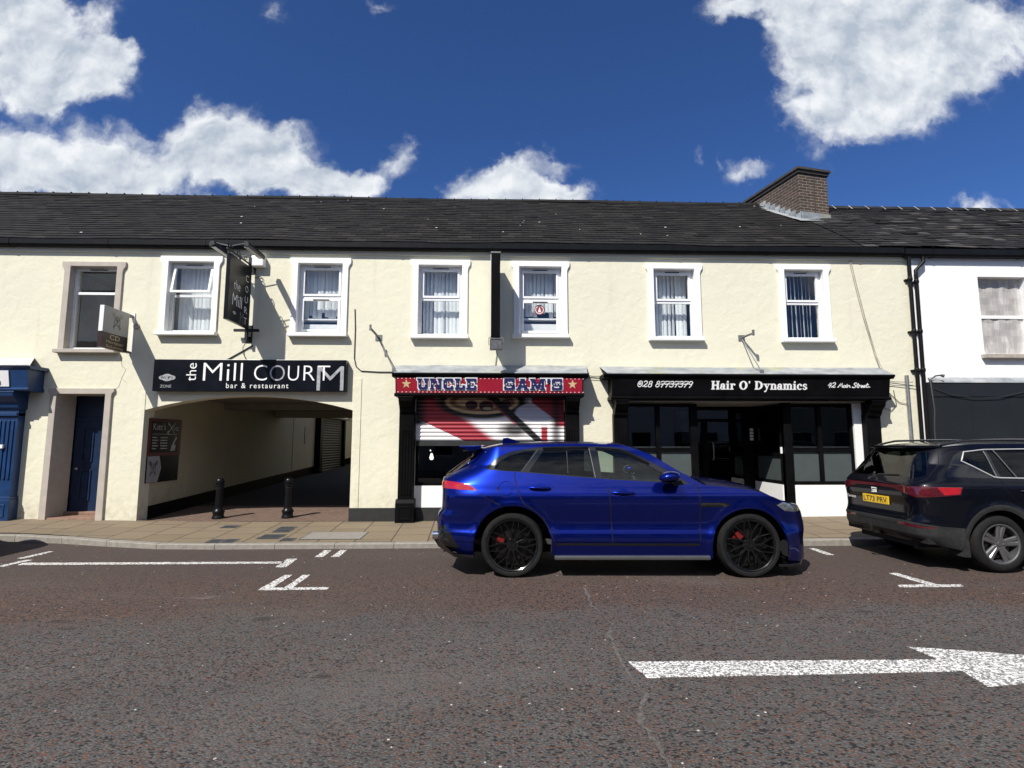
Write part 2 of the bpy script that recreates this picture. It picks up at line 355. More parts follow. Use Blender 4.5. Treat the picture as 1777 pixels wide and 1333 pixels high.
def slate(name, lo, hi, pale, amt):
    k = NT(name); at = k.N('ShaderNodeAttribute'); at.attribute_name = 'rnd'; a = at.outputs['Fac']
    c = k.ramp(a, [(0, lo), (.55, hi), (.8, lo)])
    c = k.mix(k.math('MULTIPLY', k.math('GREATER_THAN', a, 1-amt), .8), c, pale)
    st = k.noise(.9, 5, .65, k.mapping((1, 1.8, 1.8)))
    c = k.mix(k.math('MULTIPLY', k.step(st, .5, .72), .55), c, pale)
    c = k.mix(k.math('MULTIPLY', k.step(k.noise(38, 3), .55, .8), .5), c, tuple(x*.5 for x in lo))
    k.color(c); k.rough(.75); k.b.inputs['Specular IOR Level'].default_value = .2; k.bump(k.noise(24, 4, .6), .35, .01); return k.m
M['slate_a'] = slate('dark_roof_slate', (.014, .0128, .0115), (.0235, .0213, .0187), (.036, .033, .028), .04)
M['slate_b'] = slate('old_grey_roof_slate', (.017, .0165, .016), (.030, .0285, .027), (.085, .079, .073), .10)
def lead():
    k = NT('weathered_lead'); c = k.ramp(k.noise(3, 6, .65, k.mapping((1, 1, 2))), [(.3, (.16, .18, .20)), (.5, (.29, .31, .325)), (.72, (.44, .445, .44))])
    c = k.mix(k.math('MULTIPLY', k.step(k.noise(1.7, 5, .6), .57, .72), .6), c, (.33, .33, .10)); k.color(c); k.rough(.6); k.b.inputs['Metallic'].default_value = .15; k.bump(k.noise(14, 4), .3, .01); return k.m
M['lead'] = lead()
def brickmat(name, c1, c2, mortar, sc, rot=None, bw=.5, rh=.25, msize=.02, rough=.85, bump=.5, offset=.5, vary=None):
    k = NT(name); b = k.N('ShaderNodeTexBrick'); k.L(k.plane(rot) if isinstance(rot, str) else k.mapping((1, 1, 1), rot), b.inputs[0])
    b.inputs['Color1'].default_value = (*c1, 1); b.inputs['Color2'].default_value = (*c2, 1); b.inputs['Mortar'].default_value = (*mortar, 1)
    b.inputs['Scale'].default_value = sc; b.inputs['Mortar Size'].default_value = msize; b.inputs['Brick Width'].default_value = bw; b.inputs['Row Height'].default_value = rh
    b.inputs['Mortar Smooth'].default_value = .2; b.offset = offset
    c = k.mix(k.math('MULTIPLY', k.step(k.noise(1.3, 6, .65), .45, .75), .5), b.outputs[0], vary or tuple(x*.7 for x in c1))
    c = k.mix(k.math('MULTIPLY', k.step(k.noise(30, 4, .65), .5, .75), .35), c, tuple(x*.62 for x in c1))
    k.color(c); k.rough(rough); k.bump(k.math('SUBTRACT', k.noise(40, 4), k.math('MULTIPLY', b.outputs['Fac'], 1.4)), bump, .008); return k.m
M['chimney'] = brickmat('sooty_chimney_brick', (.040, .026, .020), (.085, .048, .032), (.25, .22, .185), 1, 'xz', .225, .075, .0075, vary=(.045, .035, .03))
M['chimney_side'] = brickmat('sooty_chimney_brick_side', (.040, .026, .020), (.080, .046, .032), (.20, .18, .15), 1, 'yz', .225, .075, .0075, vary=(.045, .035, .03))
M['paving'] = brickmat('sandstone_paving', (.180, .138, .086), (.210, .163, .104), (.056, .044, .032), 1, (0, 0, R(90-3)), .62, .58, .012, bump=.35, vary=(.14, .118, .09))
M['herring'] = brickmat('brick_paviours', (.165, .105, .078), (.125, .083, .064), (.05, .04, .033), 1, (0, 0, R(45)), .20, .10, .006, bump=.4)
M['kerb'] = pm('granite_kerb', (.245, .225, .195), .8, var=.18, scale=14, bump=.3, bscale=90)
def road():
    k = NT('asphalt'); x, y, z = k.xyz()
    vo = k.N('ShaderNodeTexVoronoi'); vo.inputs['Scale'].default_value = 68; k.L(k.mapping((.8, 1.15, 1)), vo.inputs['Vector']); vo.inputs['Randomness'].default_value = 1
    sc = k.N('ShaderNodeSeparateColor'); k.L(vo.outputs['Color'], sc.inputs[0])
    edge = k.step(vo.outputs['Distance'], .35, .62)
    grey = k.ramp(sc.outputs[0], [(0, (.016, .015, .015)), (.15, (.088, .082, .077)), (.45, (.108, .101, .094)), (.74, (.128, .118, .108)), (.86, (.135, .066, .042)), (.95, (.15, .082, .054))], True)
    red = k.ramp(sc.outputs[0], [(0, (.010, .008, .008)), (.13, (.080, .060, .052)), (.42, (.098, .064, .050)), (.68, (.130, .068, .044)), (.85, (.165, .086, .050)), (.95, (.12, .10, .09))], True)
    wob = k.math('MULTIPLY', k.math('SUBTRACT', k.noise(1.2, 6, .65), .5), 1.3)
    band = k.step(k.math('ADD', k.math('ADD', y, k.math('MULTIPLY', x, -.02)), wob), -5.45, -4.95)
    patch = k.math('MULTIPLY', k.step(k.noise(1.6, 6, .68), .50, .66), .55)
    c = k.mix(k.math('MAXIMUM', band, patch), grey, red)
    c = k.mix(k.math('MULTIPLY', edge, .42), c, (.020, .018, .018))
    # tyre-polished and oily drift along the carriageway
    c = k.mix(k.math('MULTIPLY', k.step(k.noise(.8, 6, .62, k.mapping((.35, 1.5, 1))), .40, .70), .30), c, (.060, .056, .053))
    c = k.mix(k.math('MULTIPLY', k.step(k.noise(.55, 5, .6, k.mapping((.5, 1.1, 1), loc=(3, 7, 0))), .5, .75), .30), c, (.14, .13, .12))
    c = k.mix(k.math('MULTIPLY', k.step(k.math('ADD', y, k.math('MULTIPLY', wob, .6)), -4.4, -3.3), .55), c, (.060, .047, .044))
    # rubbed-out old paint
    sm = k.math('SUBTRACT', 1, k.math('ADD', k.math('POWER', k.math('MULTIPLY', k.math('ADD', x, 3.05), 2.1), 2), k.math('POWER', k.math('MULTIPLY', k.math('ADD', y, 4.62), 7), 2)))
    c = k.mix(k.math('MULTIPLY', k.step(k.math('ADD', sm, k.math('MULTIPLY', k.math('SUBTRACT', k.noise(9, 6, .7, k.mapping((.5, 2.2, 1), (0, 0, R(14)))), .5), 4.0)), .5, 2.2), .5), c, (.36, .34, .31))
    for (sx, sy, sr) in ((-4.0, -5.35, .09), (-2.15, -5.32, .11), (-3.75, -5.55, .07), (1.75, -5.36, .08), (-.1, -5.5, .06), (3.6, -5.3, .10), (-5.4, -5.7, .12), (2.3, -7.2, .06), (-1.2, -6.6, .07)):
        dd = k.math('ADD', k.math('POWER', k.math('DIVIDE', k.math('SUBTRACT', x, sx), sr), 2), k.math('POWER', k.math('DIVIDE', k.math('SUBTRACT', y, sy), sr*.55), 2))
        dd = k.math('ADD', dd, k.math('MULTIPLY', k.math('SUBTRACT', k.noise(16, 3, .6), .5), 1.6))
        c = k.mix(k.math('MULTIPLY', k.step(dd, 1.3, .3), .6), c, (.022, .020, .019))
    # sparse chips of paint and quartz
    v2 = k.N('ShaderNodeTexVoronoi'); v2.inputs['Scale'].default_value = 26; k.L(k.P, v2.inputs['Vector'])
    s2 = k.N('ShaderNodeSeparateColor'); k.L(v2.outputs['Color'], s2.inputs[0])
    chip = k.math('MULTIPLY', k.math('GREATER_THAN', s2.outputs[1], .985), k.math('LESS_THAN', v2.outputs['Distance'], .22))
    c = k.mix(chip, c, (.5, .48, .45))
    k.color(c); k.rough(.82); k.b.inputs['Specular IOR Level'].default_value = .35
    k.bump(k.math('SUBTRACT', sc.outputs[1], k.math('MULTIPLY', edge, 1.2)), .55, .006); return k.m
M['road'] = road()
M['shade_tarmac'] = pm('shade_dark_tarmac', (.016, .015, .014), .9, var=.2, scale=20, bump=.3)  # yard tarmac brought forward, painting the passage floor's shade as well
def paint():
    k = NT('worn_road_paint'); vo = k.N('ShaderNodeTexVoronoi'); vo.inputs['Scale'].default_value = 62; k.L(k.P, vo.inputs['Vector'])
    w = k.math('ADD', k.math('MULTIPLY', k.math('MAXIMUM', k.step(k.noise(52, 4, .6), .49, .58), k.math('MULTIPLY', k.math('LESS_THAN', k.sepcol(vo), .24), .9)), .95), k.math('MULTIPLY', k.step(k.noise(2.5, 4), .5, .75), .25))
    k.color(k.mix(k.math('MINIMUM', w, .85), (.74, .73, .70), (.085, .078, .072))); k.rough(.7); k.bump(vo.outputs['Distance'], .4, .004); return k.m
M['paint'] = paint()
M['crack'] = pm('filled_crack', (.095, .086, .077), .9, var=.6, scale=30, bump=.5, bscale=120)
M['cover_dark'] = pm('cast_iron_cover', (.060, .066, .072), .55, .3, var=.3, scale=18, bump=.3)
M['cover_pale'] = pm('concrete_cover', (.23, .21, .185), .85, var=.12, scale=16, bump=.2)
# ================================================================ ground
def struct(o, name=None): o['kind'] = 'structure'; return o
def sstep(t): t = max(0, min(1, t)); return t*t*(3-2*t)
def ykerb(x): return -2.0+.80*sstep((-4.6-x)/3.8)
def zwall(x): return .13+.020*max(0, -x-5)+.010*max(0, x-1)
def zpav(x, y):
    yk = ykerb(x); t = max(0, min(1, (y-yk)/(0-yk))); zk = .075+.5*(zwall(x)-.13); return zk+t*(zwall(x)-zk)
m = MB(); m.quad((-400, -400, -.03), (400, -400, -.03), (400, 400, -.03), (-400, 400, -.03)); struct(m.build('ground', M['road']))
m = MB(); m.quad((-60, -16, 0), (60, -16, 0), (60, -.9, 0), (-60, -.9, 0)); struct(m.build('road', M['road']))
# far pavement behind the camera
m = MB(); m.box(-60, 60, -19.5, -15.2, -.02, .1); struct(m.build('far_pavement', M['paving']))
m = MB(); xs = [-40+i*.4 for i in range(201)]
for a, b in zip(xs, xs[1:]):
    for k in range(6):
        f = lambda x, k: (lambda yk: (x, yk+.15+(0.02-yk-.15)*k/6, zpav(x, yk+.15+(0-yk-.15)*k/6)))(ykerb(x))
        m.quad(f(a, k), f(b, k), f(b, k+1), f(a, k+1))
pav = struct(m.build('pavement', M['paving'], smooth=True))
m = MB(); x = -40.
while x < 40:
    L_ = .915; a, b = x+.004, x+L_-.004; dz = random.uniform(-.003, .003)
    y0, y1 = ykerb(a), ykerb(b); z0, z1 = zpav(a, y0)+.002+dz, zpav(b, y1)+.002+dz
    vs = [(a, y0, -.05), (b, y1, -.05), (b, y1+.145, -.05), (a, y0+.145, -.05), (a, y0+.012, z0), (b, y1+.012, z1), (b, y1+.145, z1), (a, y0+.145, z0), (a, y0, z0-.012), (b, y1, z1-.012)]
    m.add(vs, [(0, 1, 9, 8), (8, 9, 5, 4), (4, 5, 6, 7), (0, 8, 4, 7, 3), (1, 2, 6, 5, 9), (2, 3, 7, 6)]); x += L_
struct(m.build('kerb', M['kerb']))
# passage floor (rises gently to the yard)
def zpass(y): return .135+.037*max(0, y)
m = MB()
for i in range(16):
    y0, y1 = i, i+1; m.quad((-7.2, y0+.02 if i == 0 else y0, zpass(y0)), (-2.6 if i < 7 else 2, y0+.02 if i == 0 else y0, zpass(y0)), (-2.6 if i < 7 else 2, y1, zpass(y1)), (-7.2, y1, zpass(y1)), 0 if i < 2 else 1)
struct(m.build('passage_floor', [M['herring'], M['shade_tarmac']]))
# road markings (each its own sheet, 4 mm up)
def marking(pts, z=.004):
    m = MB(); cx = sum(p[0] for p in pts)/len(pts); cy = sum(p[1] for p in pts)/len(pts); out = []
    n = len(pts)
    for i in range(n):
        a, b = pts[i], pts[(i+1) % n]; L_ = math.dist(a, b); k = max(1, int(L_/.07))
        for j in range(k):
            t = j/k; q = (a[0]+(b[0]-a[0])*t, a[1]+(b[1]-a[1])*t); out.append((q[0]+random.uniform(-.006, .006), q[1]+random.uniform(-.006, .006)))
    m.plate(out, (), z-.003, z, 'z'); return struct(m.build('road_marking', M['paint']))
for p in ([(-6.44,-2.86),(-2.90,-2.90),(-2.88,-3.01),(-6.40,-2.99)], [(-2.93,-2.71),(-2.79,-2.71),(-2.75,-3.23),(-2.89,-3.23)],
    [(-6.74,-2.08),(-6.64,-2.08),(-6.66,-2.57),(-6.77,-2.57)], [(-6.61,-3.06),(-6.56,-2.66),(-6.46,-2.68),(-6.50,-3.10)],
    [(-2.60,-2.12),(-2.49,-2.12),(-2.46,-2.60),(-2.58,-2.60)], [(-2.36,-2.12),(-2.26,-2.12),(-2.23,-2.60),(-2.35,-2.60)],
    [(-2.64,-4.25),(-1.87,-4.25),(-1.87,-4.34),(-2.64,-4.34)], [(-2.60,-3.66),(-2.51,-3.66),(-2.51,-4.248),(-2.64,-4.248)], [(-2.38,-3.66),(-2.29,-3.66),(-2.28,-4.248),(-2.38,-4.248)],
    [(4.96,-3.80),(5.07,-3.80),(5.12,-4.345),(4.99,-4.345)], [(4.64,-4.35),(5.40,-4.35),(5.35,-4.45),(4.60,-4.45)],
    [(4.88,-2.2),(4.98,-2.2),(4.97,-2.70),(4.86,-2.70)],
    [(1.00,-6.42),(3.36,-6.455),(3.32,-6.19),(5.15,-6.67),(3.31,-6.91),(3.36,-6.66),(1.07,-6.70)]): marking(p)
m = MB(); pts = [(1.02,-4.30),(1.0,-4.7),(.97,-5.0),(1.03,-5.3),(1.06,-5.6),(.98,-5.85),(.97,-6.1),(.95,-6.4),(.96,-6.7),(.99,-6.95),(.90,-7.15),(.86,-7.3),(.89,-7.5),(.88,-7.75),(.9,-8.3)]
o = []; fine = []
for a, b in zip(pts, pts[1:]):
    for j in range(6): fine.append((a[0]+(b[0]-a[0])*j/6+random.uniform(-.012, .012), a[1]+(b[1]-a[1])*j/6))
wd_ = lambda i: .004+.018*abs(math.sin(i*.37)*math.sin(i*.11+1))+.008*max(0, i/80-.35)
for i in range(len(fine)-1):
    (x0, y0), (x1, y1) = fine[i], fine[i+1]; w0, w1 = wd_(i), wd_(i+1)
    m.quad((x0-w0, y0, .003), (x1-w1, y1, .003), (x1+w1, y1, .003), (x0+w0, y0, .003))
struct(m.build('road_crack', M['crack']))
# covers let into the paving
def cover(name, x0, x1, y0, y1, mat, label, cat, grp=None):
    m = MB(); z = zpav((x0+x1)/2, (y0+y1)/2)+.004; zt = lambda x, y: zpav(x, y)+.005
    vs = [(x0, y0, zt(x0, y0)), (x1, y0, zt(x1, y0)), (x1, y1, zt(x1, y1)), (x0, y1, zt(x0, y1))]
    m.add([(a, b, c-.03) for a, b, c in vs]+vs, [(4, 5, 6, 7), (0, 1, 5, 4), (1, 2, 6, 5), (2, 3, 7, 6), (3, 0, 4, 7)])
    o = m.build(name, M[mat]); tag(o, label, cat, grp)
    f = MB(); t = .018
    for (a, b, c, d) in ((x0-t, x1+t, y0-t, y0), (x0-t, x1+t, y1, y1+t), (x0-t, x0, y0, y1), (x1, x1+t, y0, y1)):
        f.add([(a, c, zt(a, c)+.002), (b, c, zt(b, c)+.002), (b, d, zt(b, d)+.002), (a, d, zt(a, d)+.002)], [(0, 1, 2, 3)])
    fr = f.build('rim', M['grey_metal'], o); return o
G = 'small dark covers set in the paving'
cover('meter_cover', -4.93, -4.68, -.61, -.39, 'cover_dark', 'small dark metal cover in the paving straight below the left bollard', 'cover', G)
cover('meter_cover', -3.86, -3.60, -.77, -.54, 'cover_dark', 'dark metal cover nearest the right bollard, back one of a touching pair', 'cover', G)
cover('meter_cover', -3.83, -3.57, -1.04, -.81, 'cover_dark', 'dark metal cover, front one of the touching pair below the right bollard', 'cover', G)
cover('meter_cover', -3.85, -3.52, -1.60, -1.25, 'cover_dark', 'long dark metal cover by the kerb, largest of the small dark covers', 'cover', G)
cover('meter_cover', -4.52, -4.34, -1.86, -1.63, 'cover_dark', 'leftmost small dark cover of the two side by side near the kerb', 'cover', G)
cover('meter_cover', -4.29, -4.12, -1.86, -1.62, 'cover_dark', 'small dark cover just right of its twin near the kerb', 'cover', G)
cover('meter_cover', -3.42, -3.24, -1.76, -1.56, 'cover_dark', 'small dark cover beside the big pale concrete cover', 'cover', G)
cover('chamber_cover', -3.14, -2.19, -1.66, -1.08, 'cover_pale', 'large pale concrete chamber cover in the paving near the kerb', 'cover')

# ================================================================ buildings
def rect(x0, x1, z0, z1): return [(x0, z0), (x1, z0), (x1, z1), (x0, z1)]
ARCH_L, ARCH_R, SPR, CRN = -6.80, -2.80, 2.27, 2.55
def arch_poly(z0=-.04, n=20):
    h = CRN-SPR; c = (ARCH_R-ARCH_L)/2; Rr = (c*c+h*h)/(2*h); cx = (ARCH_L+ARCH_R)/2; cz = CRN-Rr
    a = math.asin(c/Rr); arc = [(cx+Rr*math.sin(a-2*a*i/n), cz+Rr*math.cos(a-2*a*i/n)) for i in range(n+1)]
    return [(ARCH_L, z0), (ARCH_R, z0)]+arc
WINS = [(-11.0, -10.1, 3.45, 5.125), (-8.43, -7.53, 3.45, 5.125), (-6.53, -5.64, 3.81, 5.245), (-3.97, -3.085, 3.80, 5.235), (-1.56, -.68, 3.775, 5.225), (.48, 1.345, 3.80, 5.215), (3.24, 4.09, 3.76, 5.195), (5.97, 6.79, 3.745, 5.205)]
XE = 8.63   # party line between the cream and the white building
house = thing('cream_building', 'long two-storey cream rendered terrace with dark slate roof and arched passage', 'building', (0, 0, 0))
EAVE_Z, EAVE_Y, PITCH, RIDGE_Y = 5.68, -.12, .73, 3.30
def roof_z(y): return EAVE_Z+PITCH*(y-EAVE_Y)
holes = [rect(a-.012, b+.012, c, d+.012) for a, b, c, d in WINS]+[arch_poly(), rect(-8.485, -7.535, -.04, 2.59), rect(-1.57, 1.37, -.04, 2.52), rect(2.60, 7.40, -.04, 2.46)]
m = MB(); m.plate(rect(-14, XE-.004, -.1, 5.60), holes, 0, .30, 'y'); m.build('wall', M['cream'], house)
# inside: first floor slab, back wall, ends, dividing walls
m = MB()
m.box(-14, XE-.02, .301, 6.6, 2.72, 2.95); m.box(-14, -13.8, .301, 6.6, -.1, 5.5); m.box(XE-.3, XE-.02, .301, 6.6, -.1, 5.5)
m.plate(rect(-14, XE-.02, -.1, 5.6), [rect(ARCH_L-.36, ARCH_R+.01, -.04, 2.60)], 6.6, 6.85, 'y')
for x in (-9.2, -4.5, -2.2, 2.3, 5.0): m.box(x-.06, x+.06, .302, 6.6, 2.95, 5.3)
m.box(-14, XE-.02, .301, 6.6, 5.35, 5.5); m.box(-14, XE-.02, 3.1, 3.2, 2.951, 5.349)
m.build('inner_shell', M['room'], house)
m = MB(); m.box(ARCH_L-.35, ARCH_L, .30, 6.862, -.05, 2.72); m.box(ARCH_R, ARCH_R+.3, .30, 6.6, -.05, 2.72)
m.box(ARCH_L, ARCH_R, 6.2, 6.6, 2.42, 2.70)
m.build('passage_wall', M['cream_dim'], house)
m = MB(); m.box(ARCH_L+.001, ARCH_R-.001, .302, 6.2, 2.615, 2.70); m.box(ARCH_L+.001, ARCH_R-.001, 3.0, 3.35, 2.46, 2.612); m.build('passage_ceiling', pm('dimmed_passage_ceiling', (.20, .185, .15), .9), house)  # ceiling colour lowered to put the passage's dimness into it
m = MB()
m.add([(ARCH_L+.012, .30, -.02), (ARCH_L+.012, 6.6, .2), (ARCH_L+.012, 6.6, zpass(6.6)+.27), (ARCH_L+.012, .30, .40), (ARCH_L-.01, .30, -.02), (ARCH_L-.01, 6.6, .2), (ARCH_L-.01, 6.6, zpass(6.6)+.27), (ARCH_L-.01, .30, .40)], [(0, 1, 2, 3), (3, 2, 6, 7), (4, 0, 3, 7)])
m.build('plinth', M['black_wood'], house)
m = MB(); m.plate([(ARCH_R-.012, .31), (ARCH_R-.012, -.018), (-1.575, -.018), (-1.575, .02), (ARCH_R+.02, .02), (ARCH_R+.02, .31)], (), -.02, .385, 'z'); m.build('plinth', M['black_plinth'], house)
m = MB(); m.box(ARCH_R+.006, ARCH_R+.16, -.012, .01, .386, 2.9); m.build('corner_bead', M['cream'], house); m = MB(); m.box(ARCH_L-.09, ARCH_L-.004, -.010, .01, .12, 2.62); m.build('corner_bead', M['cream'], house)
m = MB(); F = wallframe(0.); ribbon(m, F, [(-7.35,3.33),(-7.30,3.12),(-7.22,3.06),(-7.29,2.89),(-7.33,2.73),(-7.46,2.58),(-7.5,2.52)], .007, .0015); ribbon(m, F, [(-7.29,2.89),(-7.2,2.8)], .004, .002); m.build('wall_crack', M['crack'], house, recalc=False)
# slates, one by one, in overlapping courses
def slates(name, x0, x1, mat, w, exp_, jit, seed, parent, y0=EAVE_Y-.04, y1=RIDGE_Y, ztop=None, edge=None, zoff=0.):
    rnd = random.Random(seed); m = MB(); ca = 1/math.hypot(1, PITCH); sa = PITCH*ca
    Lr = (y1-y0)/ca; n = int(Lr/exp_)+1
    for i in range(n):
        s0 = i*exp_; s1 = min(s0+exp_*1.15, Lr); off = (i % 2)*w*.5; x = x0-w+off
        sag = lambda xx: .012*math.sin(xx*.9+i*.15)+.008*math.sin(xx*2.3)
        while x < x1:
            a, b = max(x+.003, x0), min(x+w-.003, x1); x += w
            if edge: b = min(b, edge(s0)); 
            if b-a < .02: continue
            t = rnd.uniform(-jit, jit); lift = .014+abs(rnd.gauss(0, jit*.6))
            def P(xx, s, h): y = y0+s*ca-h*sa; return (xx, y, zoff+roof_z(y0)+s*sa+h*ca+sag(xx))
            r = rnd.random(); l2 = lift+rnd.uniform(-jit, jit)*.5
            m.add([P(a, s0+t*.6, lift), P(b, s0+t*.6+rnd.uniform(-jit, jit)*.4, l2), P(b, s1, .002), P(a, s1, .002), P(a, s0+t*.6, lift-.012), P(b, s0+t*.6, l2-.012)],
                  [(0, 1, 2, 3), (4, 5, 1, 0)], 0, r)
    base = MB(); base.quad((x0, y0+.03, roof_z(y0+.03)-.012+zoff), (x1, y0+.03, roof_z(y0+.03)-.012+zoff), (x1, y1, roof_z(y1)-.012+zoff), (x0, y1, roof_z(y1)-.012+zoff))
    base.quad((x0, y1, roof_z(y1)-.012+zoff), (x1, y1, roof_z(y1)-.012+zoff), (x1, 6.9, roof_z(2*y1-6.9)+zoff), (x0, 6.9, roof_z(2*y1-6.9)+zoff))
    for q in base.f: m.add([base.v[i] for i in q], [(0, 1, 2, 3)], 0, .3)
    return m.build(name, M[mat], parent, attr='rnd', recalc=False)
XS = 7.62
roofA = slates('roof', -14, XS, 'slate_a', .30, .185, .006, 3, house)
m = MB(); x = -14.
while x < XS-.2:
    zt = roof_z(RIDGE_Y)+.012*math.sin(x*.9)+random.uniform(-.002, .002)
    m.add([(x, RIDGE_Y-.13, zt-.075), (x+.455, RIDGE_Y-.13, zt-.075), (x+.455, RIDGE_Y, zt+.045), (x, RIDGE_Y, zt+.045), (x, RIDGE_Y+.13, zt-.075), (x+.455, RIDGE_Y+.13, zt-.075)], [(0, 1, 2, 3), (3, 2, 5, 4), (0, 3, 4), (1, 5, 2)])
    m.box(x+.448, x+.468, RIDGE_Y-.04, RIDGE_Y+.04, zt-.01, zt+.053); x += .46
m.build('ridge_tile', M['slate_a'], house)['kind'] = 'stuff'
# bird droppings and lichen spots on the slates
m = MB(); rnd = random.Random(11)
for i in range(26):
    x, y = rnd.uniform(-9, 7), rnd.uniform(.1, 3.0); z = roof_z(y)+.026+.012*math.sin(x*.9); r = rnd.uniform(.008, .020)
    m.add([(x+r*1.6*math.cos(a), y+r*math.sin(a)*.8, z+r*math.sin(a)*.58+.004) for a in [k*math.pi/3+rnd.random()*.4 for k in range(6)]], [(0, 1, 2, 3, 4, 5)])
sp = m.build('lichen_spots', M['white_trim'], house); sp['kind'] = 'stuff'
# gutters
def gutter(x0, x1, parent, z=5.60):
    m = MB(); prof = [(-.02, z-.10), (-.125, z-.10), (-.155, z-.06), (-.158, z+.055), (-.146, z+.055), (-.143, z-.03), (-.02, z-.03)]
    m.plate(prof, (), x0, x1, 'x')
    x = x0+.6
    while x < x1: m.plate([(-.0, z-.106), (-.128, z-.106), (-.162, z-.062), (-.163, z+.05), (-.15, z+.06), (-.0, z+.06)], (), x, x+.03, 'x'); x += 1.9
    return m.build('gutter', M['black_pvc'], parent)
gutter(-14, 8.46, house)
m = MB(); m.box(-14, XE-.1, -.03, .01, 5.42, 5.505); m.build('added_light_ledge', M['cream'], house)  # added ledge, shaped to give the light strip along the wall top
def downpipe(x0, parent, xb=None, z0=.15, z1=5.5, y=-.09, r=.036, swan=0.):
    xb = x0 if xb is None else xb; m = MB()
    top = [(x0+swan, -.10, z1+.04), (x0+swan, -.10, z1-.08), (x0, y, z1-.26)] if swan else [(x0, y, z1)]
    m.tube(top+[(x0, y, z1-.4), (x0+(xb-x0)*.5, y, 2.9), (xb, y, z0)], r, 12)
    for z in (z1-.5, 3.9, 3.1, 1.6):
        xx = x0+(xb-x0)*(1-(z-z0)/(z1-z0)); m.lathe([(r+.008, -.03), (r+.012, -.02), (r+.012, .03), (r+.008, .04)], (xx, y, z), 14); m.box(xx-.07, xx+.07, y+.03, .01, z-.012, z+.018)
    return m.build('downpipe', M['black_pvc'], parent, smooth=True)
downpipe(8.585, house, 8.545)
